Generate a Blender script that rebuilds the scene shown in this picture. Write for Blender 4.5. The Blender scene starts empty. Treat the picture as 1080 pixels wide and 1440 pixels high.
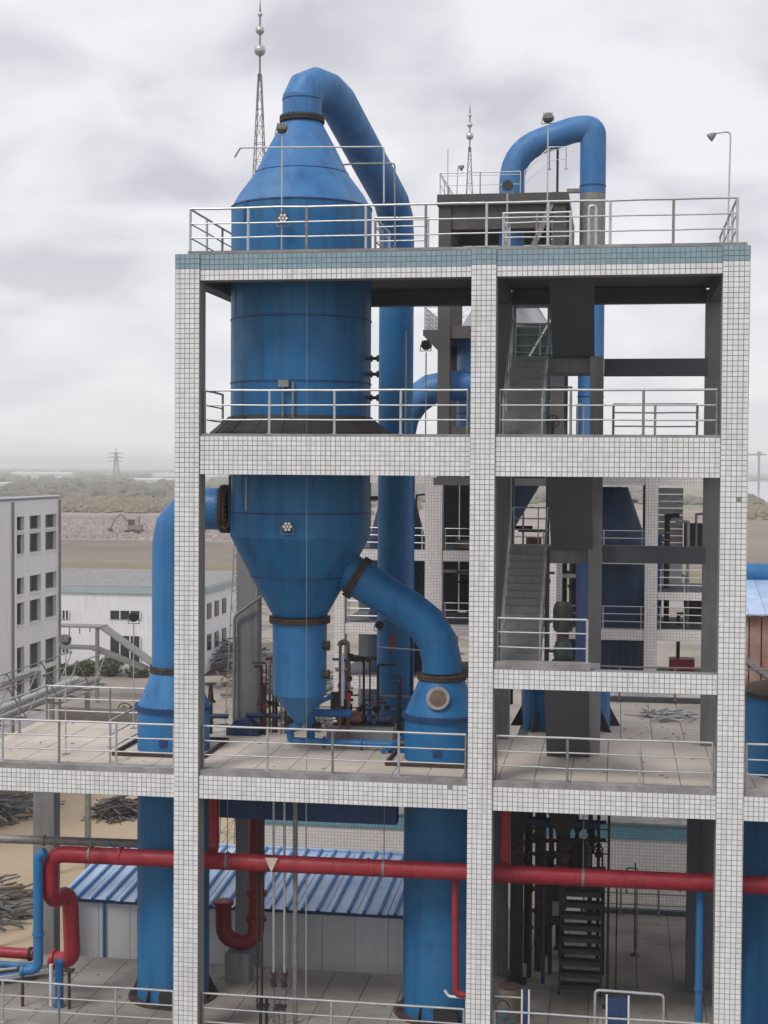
import bpy, bmesh, math, random
from mathutils import Vector, Matrix
R = math.radians
random.seed(7)
scene = bpy.context.scene
C = scene.collection

# ------------------------------------------------------------------ camera
cam_d = bpy.data.cameras.new('camera'); cam = bpy.data.objects.new('camera', cam_d); C.objects.link(cam)
yaw, pit, rol = -0.1544, 0.0288, 0.0062
fw = Vector((math.sin(yaw)*math.cos(pit), math.cos(yaw)*math.cos(pit), -math.sin(pit)))
rt = Vector((math.cos(yaw), -math.sin(yaw), 0)); up = rt.cross(fw)
r2 = rt*math.cos(rol) + up*math.sin(rol); u2 = up*math.cos(rol) - rt*math.sin(rol)
m = Matrix.Identity(4)
for i in range(3):
    m[i][0] = r2[i]; m[i][1] = u2[i]; m[i][2] = -fw[i]
m[0][3], m[1][3], m[2][3] = 10.636, -35.28, 20.0
cam.matrix_world = m
cam_d.sensor_fit = 'VERTICAL'; cam_d.sensor_height = 36.0; cam_d.lens = 2112.5/1440*36
cam_d.shift_y = -0.0023; cam_d.clip_start = 0.5; cam_d.clip_end = 20000
scene.camera = cam

# ------------------------------------------------------------------ sky
SUN_EL, SUN_AZ = R(52), R(212)      # azimuth clockwise from +Y (north)
world = bpy.data.worlds.new('World'); scene.world = world; world.use_nodes = True
wn = world.node_tree.nodes; wl = world.node_tree.links; wn.clear()
out = wn.new('ShaderNodeOutputWorld'); mixs = wn.new('ShaderNodeMixShader')
bg1 = wn.new('ShaderNodeBackground'); bg2 = wn.new('ShaderNodeBackground')
sky = wn.new('ShaderNodeTexSky'); sky.sky_type = 'NISHITA'; sky.sun_disc = False
sky.sun_elevation = SUN_EL; sky.sun_rotation = SUN_AZ; sky.air_density = 1.0; sky.dust_density = 3.0
wl.new(sky.outputs[0], bg1.inputs[0]); bg1.inputs[1].default_value = 0.10
tc = wn.new('ShaderNodeTexCoord'); sep = wn.new('ShaderNodeSeparateXYZ'); wl.new(tc.outputs['Generated'], sep.inputs[0])
def wmath(op, a, b=None, v=None):
    n = wn.new('ShaderNodeMath'); n.operation = op
    if hasattr(a, 'links'): wl.new(a, n.inputs[0])
    else: n.inputs[0].default_value = a
    if b is not None:
        if hasattr(b, 'links'): wl.new(b, n.inputs[1])
        else: n.inputs[1].default_value = b
    return n.outputs[0]
den = wmath('ADD', wmath('MAXIMUM', sep.outputs[2], 0.0), 0.34)
comb = wn.new('ShaderNodeCombineXYZ')
wl.new(wmath('DIVIDE', sep.outputs[0], den), comb.inputs[0]); wl.new(wmath('DIVIDE', sep.outputs[1], den), comb.inputs[1])
nz = wn.new('ShaderNodeTexNoise'); nz.inputs['Scale'].default_value = 4.6; nz.inputs['Detail'].default_value = 5
nz.inputs['Roughness'].default_value = 0.46; nz.inputs['Distortion'].default_value = 0.35
wl.new(comb.outputs[0], nz.inputs['Vector'])
cr = wn.new('ShaderNodeValToRGB'); wl.new(nz.outputs[0], cr.inputs[0])
cr.color_ramp.elements[0].position = 0.34; cr.color_ramp.elements[0].color = (0.63, 0.63, 0.685, 1)
cr.color_ramp.elements[1].position = 0.60; cr.color_ramp.elements[1].color = (0.92, 0.915, 0.94, 1)
e = cr.color_ramp.elements.new(0.47); e.color = (0.80, 0.80, 0.84, 1)
hz = wn.new('ShaderNodeMapRange'); wl.new(sep.outputs[2], hz.inputs[0]); hz.inputs[1].default_value = 0.0; hz.inputs[2].default_value = 0.16
hz.inputs[3].default_value = 0.85; hz.inputs[4].default_value = 0.0
mxc = wn.new('ShaderNodeMix'); mxc.data_type = 'RGBA'; wl.new(hz.outputs[0], mxc.inputs[0]); wl.new(cr.outputs[0], mxc.inputs[6])
mxc.inputs[7].default_value = (0.88, 0.89, 0.91, 1)
wl.new(mxc.outputs[2], bg2.inputs[0]); bg2.inputs[1].default_value = 0.84
mixs.inputs[0].default_value = 0.93
wl.new(bg1.outputs[0], mixs.inputs[1]); wl.new(bg2.outputs[0], mixs.inputs[2]); wl.new(mixs.outputs[0], out.inputs[0])

sun_d = bpy.data.lights.new('sun', 'SUN'); sun = bpy.data.objects.new('sun', sun_d); C.objects.link(sun)
sun_d.energy = 1.5; sun_d.angle = R(18); sun_d.color = (1.0, 0.96, 0.9)
sd = Vector((math.sin(SUN_AZ)*math.cos(SUN_EL), math.cos(SUN_AZ)*math.cos(SUN_EL), math.sin(SUN_EL)))
sun.rotation_euler = sd.to_track_quat('Z', 'Y').to_euler(); sun.location = (0, -20, 60)
scene.cycles.volume_bounces = 3
vs = scene.view_settings; vs.view_transform = 'Standard'; vs.look = 'None'; vs.exposure = 0.28; vs.gamma = 1.0; vs.use_curve_mapping = False

# ------------------------------------------------------------------ materials
M = {}
def mat(name, col, rough=0.6, metal=0.0, col2=None, scale=3.0, amt=0.5, streak=0.0, streak_col=None, rnd=0.0, island=False, bump=0.0, bscale=40.0, spec=0.5, fine=0.0):
    """Principled material: base colour varied by noise, run-down streaks, per-piece tint."""
    mt = bpy.data.materials.new(name); mt.use_nodes = True; nt = mt.node_tree; n = nt.nodes; l = nt.links
    bs = n['Principled BSDF']; bs.inputs['Roughness'].default_value = rough; bs.inputs['Metallic'].default_value = metal
    bs.inputs['Specular IOR Level'].default_value = spec
    geo = n.new('ShaderNodeNewGeometry'); pos = geo.outputs['Position']
    cur = None
    def mix(f, a, b, typ='MIX'):
        x = n.new('ShaderNodeMix'); x.data_type = 'RGBA'; x.blend_type = typ
        for s, v in ((0, f), (6, a), (7, b)):
            if hasattr(v, 'links'): l.new(v, x.inputs[s])
            else: x.inputs[s].default_value = v if s == 0 else (*v, 1)
        return x.outputs[2]
    def noise(sc, vec=None, det=5):
        x = n.new('ShaderNodeTexNoise'); x.inputs['Scale'].default_value = sc; x.inputs['Detail'].default_value = det
        l.new(vec if vec else pos, x.inputs['Vector']); return x.outputs[0]
    def ramp(v, a, b):
        x = n.new('ShaderNodeMapRange'); x.clamp = True; l.new(v, x.inputs[0]); x.inputs[1].default_value = a; x.inputs[2].default_value = b; return x.outputs[0]
    def mul(v, k):
        x = n.new('ShaderNodeMath'); x.operation = 'MULTIPLY'; l.new(v, x.inputs[0]); x.inputs[1].default_value = k; return x.outputs[0]
    c2 = col2 or tuple(c*0.7 for c in col)
    cur = mix(mul(ramp(noise(scale), 0.35, 0.68), amt), col, c2)
    if streak > 0:
        mp = n.new('ShaderNodeMapping'); mp.inputs['Scale'].default_value = (5.0, 5.0, 0.35); l.new(pos, mp.inputs[0])
        cur = mix(mul(ramp(noise(1.0, mp.outputs[0]), 0.52, 0.72), streak), cur, streak_col or (0.12, 0.10, 0.08))
    if fine > 0:
        cur = mix(mul(ramp(noise(22.0), 0.45, 0.75), fine), cur, tuple(c*0.45 for c in col))
    if rnd > 0:
        if island: rv = geo.outputs['Random Per Island']
        else:
            oi = n.new('ShaderNodeObjectInfo'); rv = oi.outputs['Random']
        cur = mix(mul(rv, rnd), cur, tuple(c*0.5 for c in col))
    l.new(cur, bs.inputs['Base Color'])
    if bump > 0:
        b = n.new('ShaderNodeBump'); b.inputs['Strength'].default_value = bump; b.inputs['Distance'].default_value = 0.02
        l.new(noise(bscale), b.inputs['Height']); l.new(b.outputs[0], bs.inputs['Normal'])
    M[name] = mt; return mt
mat('tile', (0.80, 0.805, 0.82), 0.30, scale=0.6, amt=0.5, col2=(0.71, 0.715, 0.73), rnd=0.26, island=True, streak=0.34, streak_col=(0.40, 0.365, 0.32))
mat('teal_tile', (0.235, 0.365, 0.42), 0.36, scale=0.7, amt=0.6, col2=(0.28, 0.36, 0.44), rnd=0.3, island=True)
mat('grout', (0.25, 0.245, 0.25), 0.9, scale=2, amt=0.4)
mat('concrete', (0.25, 0.245, 0.25), 0.85, scale=0.9, amt=0.6, col2=(0.17, 0.165, 0.17), streak=0.45, streak_col=(0.10, 0.10, 0.10), bump=0.25, bscale=25)
mat('dark_shaded_concrete', (0.105, 0.112, 0.132), 0.85, scale=0.8, amt=0.6, col2=(0.085, 0.09, 0.10), streak=0.3, bump=0.2, bscale=25)  # darker, bluer copy of concrete, with shade put into the colour
mat('sooty_concrete', (0.062, 0.06, 0.062), 0.85, scale=0.8, amt=0.7, col2=(0.11, 0.10, 0.10), streak=0.3, bump=0.2, bscale=25)
mat('kerb', (0.32, 0.31, 0.31), 0.9, scale=2.2, amt=0.8, col2=(0.16, 0.15, 0.15), bump=0.3, fine=0.5)
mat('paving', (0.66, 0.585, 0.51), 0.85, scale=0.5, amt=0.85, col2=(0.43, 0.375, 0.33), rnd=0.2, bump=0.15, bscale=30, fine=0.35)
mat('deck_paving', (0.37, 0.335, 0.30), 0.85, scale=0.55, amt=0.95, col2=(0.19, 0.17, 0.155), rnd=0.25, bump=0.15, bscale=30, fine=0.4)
mat('blue', (0.022, 0.115, 0.265), 0.48, scale=0.45, amt=0.7, col2=(0.022, 0.10, 0.27), streak=0.35, streak_col=(0.015, 0.055, 0.15), bump=0.05, bscale=3, spec=0.35)
mat('blue_faded', (0.085, 0.19, 0.40), 0.55, scale=0.6, amt=0.7, col2=(0.07, 0.145, 0.31), streak=0.4, streak_col=(0.05, 0.09, 0.18), bump=0.05, bscale=3, spec=0.35)
mat('blue_light', (0.03, 0.165, 0.37), 0.45, scale=0.6, amt=0.6, col2=(0.03, 0.13, 0.33), streak=0.4, streak_col=(0.03, 0.08, 0.18), bump=0.05, bscale=3, spec=0.4)
mat('seam', (0.012, 0.05, 0.16), 0.6)
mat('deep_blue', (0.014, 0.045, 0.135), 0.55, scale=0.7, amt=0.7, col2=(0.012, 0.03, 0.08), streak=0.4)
mat('rust', (0.082, 0.044, 0.034), 0.9, scale=5, amt=0.85, col2=(0.032, 0.025, 0.025), bump=0.4, bscale=30)
mat('rust_light', (0.30, 0.155, 0.09), 0.9, scale=4, amt=0.9, col2=(0.12, 0.06, 0.04), bump=0.4, bscale=30)
mat('rust_cover', (0.17, 0.115, 0.085), 0.9, scale=6, amt=0.9, col2=(0.09, 0.065, 0.055), bump=0.4, bscale=30)
mat('black_steel', (0.022, 0.02, 0.022), 0.7, scale=3, amt=0.7, col2=(0.04, 0.03, 0.026))
mat('galv', (0.52, 0.53, 0.55), 0.42, metal=0.55, scale=6, amt=0.6, col2=(0.36, 0.37, 0.39))
mat('galv_dark', (0.26, 0.255, 0.25), 0.55, metal=0.3, scale=6, amt=0.7, col2=(0.15, 0.14, 0.13))
mat('red', (0.36, 0.022, 0.04), 0.42, scale=1.0, amt=0.6, col2=(0.25, 0.018, 0.03), streak=0.25)
mat('dark_red', (0.13, 0.012, 0.02), 0.6, scale=2, amt=0.6, col2=(0.07, 0.012, 0.015))
mat('white_paint', (0.76, 0.76, 0.78), 0.6, scale=1.0, amt=0.4, col2=(0.62, 0.62, 0.63), streak=0.25, streak_col=(0.45, 0.43, 0.40))
mat('wall_white', (0.76, 0.755, 0.775), 0.8, scale=0.3, amt=0.6, col2=(0.66, 0.655, 0.67), streak=0.3, streak_col=(0.33, 0.32, 0.31))
mat('wall_panel', (0.55, 0.56, 0.60), 0.5, scale=0.8, amt=0.5, col2=(0.44, 0.45, 0.49), streak=0.3, streak_col=(0.33, 0.32, 0.32), rnd=0.12)
mat('roof_sheet', (0.50, 0.61, 0.80), 0.42, metal=0.1, scale=0.9, amt=0.9, col2=(0.30, 0.45, 0.70), rnd=0.3, streak=0.3, streak_col=(0.30, 0.32, 0.36))
mat('roof_grey', (0.22, 0.22, 0.25), 0.8, scale=0.5, amt=0.6)
mat('roof_edge_grey', (0.36, 0.42, 0.44), 0.7, scale=0.3, amt=0.7, col2=(0.26, 0.33, 0.36))
mat('window_dark', (0.025, 0.027, 0.033), 0.15, scale=1, amt=0.3, spec=0.6)
mat('silver', (0.52, 0.54, 0.56), 0.35, metal=0.7, scale=2, amt=0.5, col2=(0.35, 0.36, 0.38))
mat('green_steel', (0.016, 0.036, 0.033), 0.6, scale=2, amt=0.7)
mat('lamp_body', (0.06, 0.06, 0.065), 0.5, scale=8, amt=0.4)
mat('lamp_white', (0.82, 0.82, 0.83), 0.35)
mat('scrap', (0.21, 0.20, 0.19), 0.8, metal=0.1, scale=0.8, amt=0.8, col2=(0.11, 0.10, 0.10), rnd=0.8, island=True)
mat('scrap_blue', (0.16, 0.19, 0.26), 0.7, scale=0.8, amt=0.8, col2=(0.22, 0.20, 0.20), rnd=0.8, island=True)
mat('timber', (0.33, 0.26, 0.185), 0.85, scale=1.2, amt=0.8, col2=(0.20, 0.15, 0.11), rnd=0.8, island=True)
mat('rock', (0.36, 0.30, 0.29), 0.9, scale=0.05, amt=0.6, col2=(0.24, 0.20, 0.19), rnd=0.6, island=True)
mat('rust_sheet', (0.27, 0.125, 0.09), 0.85, scale=0.7, amt=0.95, col2=(0.52, 0.42, 0.38), rnd=0.5)
mat('foliage', (0.055, 0.085, 0.03), 0.8, scale=0.2, amt=0.8, col2=(0.10, 0.095, 0.045), rnd=0.5, island=True)
mat('far_foliage', (0.125, 0.135, 0.09), 0.9, scale=0.008, amt=0.9, col2=(0.17, 0.145, 0.11), rnd=0.5, island=True)
mat('dry_reed', (0.25, 0.205, 0.14), 0.9, scale=0.02, amt=0.8, col2=(0.16, 0.16, 0.085), rnd=0.5, island=True)
mat('field_tan', (0.265, 0.215, 0.165), 0.95, scale=0.02, amt=0.95, col2=(0.165, 0.14, 0.105), fine=0.2)
mat('field_green', (0.17, 0.18, 0.105), 0.95, scale=0.012, amt=0.9, col2=(0.23, 0.19, 0.12))
mat('dirt_pink', (0.33, 0.27, 0.25), 0.95, scale=0.04, amt=0.9, col2=(0.22, 0.175, 0.155))
mat('sand', (0.47, 0.375, 0.255), 0.95, scale=0.08, amt=0.8, col2=(0.37, 0.29, 0.20), bump=0.3, bscale=1.5, fine=0.25)
mat('yard_dirt', (0.36, 0.31, 0.265), 0.95, scale=0.12, amt=0.95, col2=(0.17, 0.155, 0.135), bump=0.3, bscale=1.5, fine=0.5)
mat('ground', (0.25, 0.22, 0.175), 0.95, scale=0.006, amt=0.9, col2=(0.15, 0.145, 0.10), fine=0.15)
mat('road', (0.30, 0.29, 0.28), 0.9, scale=0.1, amt=0.7, col2=(0.22, 0.21, 0.20))
mat('water', (0.40, 0.42, 0.45), 0.12, scale=0.02, amt=0.3)
def paint(name, base, chalk, dark, rough=0.5, rust=0.75):
    """weathered steel paint: chalky fading, dark and pale run-downs, rust freckles, slightly wavy plate"""
    mt = bpy.data.materials.new(name); mt.use_nodes = True; nt = mt.node_tree; n = nt.nodes; l = nt.links; bs = n['Principled BSDF']
    geo = n.new('ShaderNodeNewGeometry'); pos = geo.outputs['Position']
    def noise(sc, scale=(1,1,1), off=0, det=6, rg=0.55):
        mp = n.new('ShaderNodeMapping'); mp.inputs['Scale'].default_value = scale; mp.inputs['Location'].default_value = (off,off*.7,off*.3); l.new(pos, mp.inputs[0])
        x = n.new('ShaderNodeTexNoise'); x.inputs['Scale'].default_value = sc; x.inputs['Detail'].default_value = det; x.inputs['Roughness'].default_value = rg; l.new(mp.outputs[0], x.inputs['Vector']); return x.outputs[0]
    def rng(v, a, b, k=1.0):
        x = n.new('ShaderNodeMapRange'); x.clamp = True; l.new(v, x.inputs[0]); x.inputs[1].default_value = a; x.inputs[2].default_value = b; x.inputs[4].default_value = k; return x.outputs[0]
    def mix(f, a, b):
        x = n.new('ShaderNodeMix'); x.data_type = 'RGBA'; l.new(f, x.inputs[0])
        for i, v in ((6,a),(7,b)):
            if hasattr(v, 'links'): l.new(v, x.inputs[i])
            else: x.inputs[i].default_value = (*v, 1)
        return x.outputs[2]
    c = mix(rng(noise(.55), .38, .68, .75), base, chalk)
    c = mix(rng(noise(1, (3.2,3.2,.16), 3), .5, .72, .6), c, dark)
    c = mix(rng(noise(1, (9,9,.3), 11), .56, .72, .45), c, chalk)
    c = mix(rng(noise(2.2, (1,1,1), 7), .56, .70, .35), c, dark)
    c = mix(rng(noise(7, (1,1,.5), 19, 8, .7), .64, .72, rust), c, (.10,.055,.04))
    l.new(c, bs.inputs['Base Color']); l.new(rng(noise(1.5, (1,1,1), 5), .3, .7, .12), bs.inputs['Coat Weight'])
    bs.inputs['Coat Roughness'].default_value = .35; bs.inputs['Specular IOR Level'].default_value = .35
    r = n.new('ShaderNodeMapRange'); l.new(noise(3, (1,1,.3), 2), r.inputs[0]); r.inputs[1].default_value = .3; r.inputs[2].default_value = .7; r.inputs[3].default_value = rough-.1; r.inputs[4].default_value = rough+.18; l.new(r.outputs[0], bs.inputs['Roughness'])
    b1 = n.new('ShaderNodeBump'); b1.inputs['Strength'].default_value = .55; b1.inputs['Distance'].default_value = .05; l.new(noise(.9, (1,1,1), 23, 2), b1.inputs['Height'])
    b2 = n.new('ShaderNodeBump'); b2.inputs['Strength'].default_value = .12; b2.inputs['Distance'].default_value = .01; l.new(noise(35), b2.inputs['Height']); l.new(b1.outputs[0], b2.inputs['Normal']); l.new(b2.outputs[0], bs.inputs['Normal'])
    M[name] = mt
paint('blue', (0.009, 0.128, 0.325), (0.032, 0.15, 0.305), (0.011, 0.06, 0.16))
paint('blue_faded', (0.033, 0.165, 0.405), (0.08, 0.20, 0.395), (0.03, 0.085, 0.23), .52)
paint('blue_light', (0.018, 0.15, 0.375), (0.055, 0.18, 0.35), (0.013, 0.075, 0.19), .45)
paint('red', (0.31, 0.017, 0.034), (0.37, 0.055, 0.065), (0.14, 0.012, 0.018), .45, .4)
paint('red_shaded', (0.19, 0.014, 0.024), (0.22, 0.04, 0.045), (0.08, 0.01, 0.013), .55, .6)  # darker copy of red; the pipe loop's shade is put into its colour
# far tile wall: pieces too small to see singly
def far_tile(name, c1, c2):
    mt = bpy.data.materials.new(name); mt.use_nodes = True; nt = mt.node_tree; n = nt.nodes; l = nt.links
    bs = n['Principled BSDF']; bs.inputs['Roughness'].default_value = 0.4
    geo = n.new('ShaderNodeNewGeometry'); sp = n.new('ShaderNodeSeparateXYZ'); l.new(geo.outputs['Position'], sp.inputs[0])
    ad = n.new('ShaderNodeMath'); ad.operation = 'ADD'; l.new(sp.outputs[0], ad.inputs[0]); l.new(sp.outputs[1], ad.inputs[1])
    cb = n.new('ShaderNodeCombineXYZ'); l.new(ad.outputs[0], cb.inputs[0]); l.new(sp.outputs[2], cb.inputs[1])
    br = n.new('ShaderNodeTexBrick'); br.offset = 0.0; br.inputs['Scale'].default_value = 1.0
    br.inputs['Brick Width'].default_value = 0.12; br.inputs['Row Height'].default_value = 0.12; br.inputs['Mortar Size'].default_value = 0.007
    br.inputs['Color1'].default_value = (*c1, 1); br.inputs['Color2'].default_value = (*[x*0.88 for x in c1], 1); br.inputs['Mortar'].default_value = (*c2, 1)
    l.new(cb.outputs[0], br.inputs['Vector']); l.new(br.outputs['Color'], bs.inputs['Base Color']); M[name] = mt
far_tile('far_tile', (0.74, 0.70, 0.68), (0.33, 0.31, 0.31))
far_tile('far_teal', (0.15, 0.32, 0.40), (0.10, 0.15, 0.18))

# ------------------------------------------------------------------ mesh helpers
class MB:
    def __init__(s): s.v = []; s.f = []
    def add(s, vs, fs):
        b = len(s.v); s.v += [tuple(p) for p in vs]; s.f += [tuple(i+b for i in f) for f in fs]; return s
    def box(s, a, b):
        (x0,y0,z0),(x1,y1,z1) = a, b
        return s.add([(x0,y0,z0),(x1,y0,z0),(x1,y1,z0),(x0,y1,z0),(x0,y0,z1),(x1,y0,z1),(x1,y1,z1),(x0,y1,z1)],
                     [(0,3,2,1),(4,5,6,7),(0,1,5,4),(1,2,6,5),(2,3,7,6),(3,0,4,7)])
    def prism(s, poly, axis, a, b):
        """poly: 2D points; axis 'x': (y,z) extruded in x; 'y': (x,z); 'z': (x,y)"""
        n = len(poly); f = {'x': lambda p, t: (t, p[0], p[1]), 'y': lambda p, t: (p[0], t, p[1]), 'z': lambda p, t: (p[0], p[1], t)}[axis]
        vs = [f(p, a) for p in poly] + [f(p, b) for p in poly]
        fs = [tuple(range(n)), tuple(range(2*n-1, n-1, -1))] + [(i, i+n, (i+1) % n+n, (i+1) % n) for i in range(n)]
        return s.add(vs, fs)
    def bar(s, p, q, w, h=None):
        p, q = Vector(p), Vector(q); h = h or w; d = (q-p).normalized()
        a = Vector((0,0,1)) if abs(d.z) < 0.95 else Vector((0,1,0))
        u = d.cross(a).normalized()*w/2; v = u.cross(d).normalized()*h/2
        c = [p-u-v, p+u-v, p+u+v, p-u+v, q-u-v, q+u-v, q+u+v, q-u+v]
        return s.add(c, [(0,3,2,1),(4,5,6,7),(0,1,5,4),(1,2,6,5),(2,3,7,6),(3,0,4,7)])
    def tube(s, pts, r, n=10, cap=True):
        P = [Vector(p) for p in pts]; rr = r if isinstance(r, (list, tuple)) else [r]*len(P)
        d0 = (P[1]-P[0]).normalized(); a = Vector((0,0,1)) if abs(d0.z) < 0.9 else Vector((1,0,0))
        u = d0.cross(a).normalized(); v = d0.cross(u).normalized(); rings = []
        for i, p in enumerate(P):
            d1 = (P[i+1]-p).normalized() if i < len(P)-1 else d0
            b = d0+d1
            ring = []
            for k in range(n):
                t = 2*math.pi*k/n; o = (u*math.cos(t)+v*math.sin(t))*rr[i]
                o = o-d0*(o.dot(b)/d0.dot(b)); ring.append(p+o)
            rings.append(ring)
            q = d0.rotation_difference(d1); u = q @ u; v = q @ v; d0 = d1
        vs = [x for rg in rings for x in rg]; fs = []
        for i in range(len(P)-1):
            for k in range(n):
                fs.append((i*n+k, i*n+(k+1) % n, (i+1)*n+(k+1) % n, (i+1)*n+k))
        if cap: fs += [tuple(range(n-1, -1, -1)), tuple(range((len(P)-1)*n, len(P)*n))]
        return s.add(vs, fs)
    def lathe(s, c, prof, n=40, cap=True):
        vs = []; fs = []; m_ = len(prof)
        for r, z in prof:
            for k in range(n):
                t = 2*math.pi*k/n; vs.append((c[0]+r*math.cos(t), c[1]+r*math.sin(t), z))
        for i in range(m_-1):
            for k in range(n): fs.append((i*n+k, i*n+(k+1) % n, (i+1)*n+(k+1) % n, (i+1)*n+k))
        if cap: fs += [tuple(range(n-1, -1, -1)), tuple(range((m_-1)*n, m_*n))]
        return s.add(vs, fs)
    def disc(s, p, d, r, th, n=24):
        p = Vector(p); d = Vector(d).normalized(); return s.tube([p-d*th/2, p+d*th/2], r, n)
    def flange(s, p, d, r, w, th, nb=24, n=36):
        """a pair of flange rings with a gap, and bolts round them"""
        p = Vector(p); d = Vector(d).normalized()
        s.tube([p-d*th, p-d*th*0.12], r+w, n); s.tube([p+d*th*0.12, p+d*th], r+w, n)
        s.tube([p-d*th*0.12, p+d*th*0.12], r+w*0.55, n, False)
        a = Vector((0,0,1)) if abs(d.z) < 0.9 else Vector((1,0,0)); u = d.cross(a).normalized(); v = d.cross(u)
        for k in range(nb):
            t = 2*math.pi*k/nb; q = p+(u*math.cos(t)+v*math.sin(t))*(r+w*0.72)
            s.tube([q-d*th*1.55, q+d*th*1.55], w*0.2, 6)
        return s
    def wheel(s, p, d, r, t=0.012, spokes=4):
        p = Vector(p); d = Vector(d).normalized(); a = Vector((0,0,1)) if abs(d.z) < 0.9 else Vector((1,0,0))
        u = d.cross(a).normalized(); v = d.cross(u); N = 14
        ring = [p+(u*math.cos(2*math.pi*k/N)+v*math.sin(2*math.pi*k/N))*r for k in range(N)]
        for k in range(N): s.tube([ring[k], ring[(k+1) % N]], t, 5)
        for k in range(spokes):
            a_ = math.pi*k/spokes; o = (u*math.cos(a_)+v*math.sin(a_))*r; s.tube([p-o, p+o], t*0.8, 5)
        return s
WL = {}
def build(name, mb, mt, loc, smooth):
    me = bpy.data.meshes.new(name); L = Vector(loc)
    me.from_pydata([(x-L.x, y-L.y, z-L.z) for x, y, z in mb.v], [], mb.f); me.update()
    if smooth:
        me.polygons.foreach_set('use_smooth', [True]*len(me.polygons)); me.set_sharp_from_angle(angle=R(smooth if smooth > 1 else 16))
    me.materials.append(M[mt] if isinstance(mt, str) else mt)
    return bpy.data.objects.new(name, me)
def part(name, mb, mt, parent, smooth=0, label=None, kind=None):
    o = build(name, mb, mt, WL[parent], smooth); C.objects.link(o); o.parent = parent; WL[o] = WL[parent]
    if label: o['label'] = label
    if kind: o['kind'] = kind
    return o
def thing(name, label, cat, loc=(0,0,0), group=None):
    o = bpy.data.objects.new(name, None); C.objects.link(o); o.location = loc; o.empty_display_size = 0.3; WL[o] = Vector(loc)
    o['label'] = label; o['category'] = cat
    if group: o['group'] = group
    return o
def single(name, mb, mt, label, cat, loc, smooth=0, group=None):
    o = build(name, mb, mt, loc, smooth); C.objects.link(o); o.location = loc; WL[o] = Vector(loc)
    o['label'] = label; o['category'] = cat
    if group: o['group'] = group
    return o
def struct(name, mb, mt, loc=(0,0,0), smooth=0, kind='structure'):
    o = build(name, mb, mt, loc, smooth); C.objects.link(o); o.location = loc; WL[o] = Vector(loc); o['kind'] = kind
    return o
def arc(c, r, a0, a1, n, plane='xz', fixed=0.0):
    pts = []
    for i in range(n+1):
        a = R(a0+(a1-a0)*i/n); p, q = c[0]+r*math.cos(a), c[1]+r*math.sin(a)
        pts.append({'xz': (p, fixed, q), 'yz': (fixed, p, q), 'xy': (p, q, fixed)}[plane])
    return pts

# ------------------------------------------------------------------ terrain
S = 9000
struct('ground', MB().add([(-S,-200,0),(S,-200,0),(S,12000,0),(-S,12000,0)], [(0,1,2,3)]), 'ground')
def sheet(name, pts, z, mt): return struct(name, MB().add([(x, y, z) for x, y in pts], [tuple(range(len(pts)))]), mt)
sheet('yard', [(-90,5),(60,5),(70,175),(-130,175)], 0.02, 'yard_dirt')
sheet('sand_patch', [(-60,14),(-9,16),(-7,40),(-12,57),(-24,60),(-60,58)], 0.026, 'sand')
sheet('road', [(-130,186),(200,182),(200,192),(-130,196)], 0.024, 'road')
sheet('field', [(-500,243),(400,228),(420,345),(-520,352)], 0.03, 'field_tan')
sheet('field', [(-500,197),(400,193),(400,214),(-500,222)], 0.03, 'field_green')
sheet('rubble_ground', [(-700,352),(100,346),(110,690),(-760,700)], 0.035, 'dirt_pink')
sheet('field', [(-1400,700),(300,690),(320,1250),(-1500,1260)], 0.04, 'field_green')
sheet('field', [(20,250),(500,250),(560,650),(25,650)], 0.045, 'field_tan')
sheet('water', [(60,900),(1500,900),(1700,2300),(150,2300)], 0.05, 'water')
for k in range(26): sheet('furrow', [(-500,246+k*3.9+random.random()*1.5),(400,231+k*4.1),(400,231.8+k*4.1+random.random()*1.2),(-500,247.2+k*3.9+random.random()*1.5)], 0.06+.004*(k % 3), random.choice(['field_green','dirt_pink','yard_dirt','field_tan']))
struct('embankment', MB().prism([(222,-.2),(226,2.0),(232,2.0),(238,-.2)], 'x', -500, 400), 'dry_reed')

# ------------------------------------------------------------------ main concrete frame
bld = thing('frame_building', 'open concrete frame building clad in small white tiles with a teal roof band', 'building', (0,0,0))
XL, XC, XR = (0.0, 0.606), (7.187, 7.775), (12.956, 13.561)
ZR, ZRB, Z3, Z3B, ZM, ZMB, ZP, ZPB, ZD = 25.10, 24.46, 20.72, 19.78, 15.25, 14.77, 12.50, 11.87, 5.92
for x0, x1 in (XL, XC, XR):
    part('column', MB().box((x0, 0.0, 0), (x1, 0.55, ZR-0.002)), 'grout', bld)
for x0, x1 in (XL, (7.25, 7.72), (12.93, 13.40)):
    part('column', MB().box((x0, 6.0, 0), (x1, 6.55, ZR-0.3)), 'concrete', bld)
part('column', MB().box((9.90, 4.1, 12.3), (10.24, 4.45, 22.88)), 'concrete', bld)
part('column', MB().box((-6.05, 6.0, 0), (-5.42, 6.5, ZPB)), 'concrete', bld)
part('column', MB().box((12.60, 5.4, 0), (12.90, 6.4, ZPB)), 'dark_shaded_concrete', bld)
YB = 0.05
def hbeam(x0, x1, z0, z1, y0=YB, y1=0.45, mt='grout'): part('beam', MB().box((x0, y0, z0), (x1, y1, z1)), mt, bld)
for z0, z1 in ((ZRB, ZR-0.01), (Z3B, Z3-0.01), (ZPB, ZP-0.06), (5.2, ZD-0.07)):
    hbeam(XL[1], XC[0], z0, z1); hbeam(XC[1], XR[0], z0, z1)
hbeam(XC[1], XR[0], ZMB, ZM-0.01)
for z0, z1 in ((ZPB, ZP-0.06), (5.2, ZD-0.07)):
    hbeam(-6.0, XL[0], z0, z1); hbeam(XR[1], 22.0, z0, z1)
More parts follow.
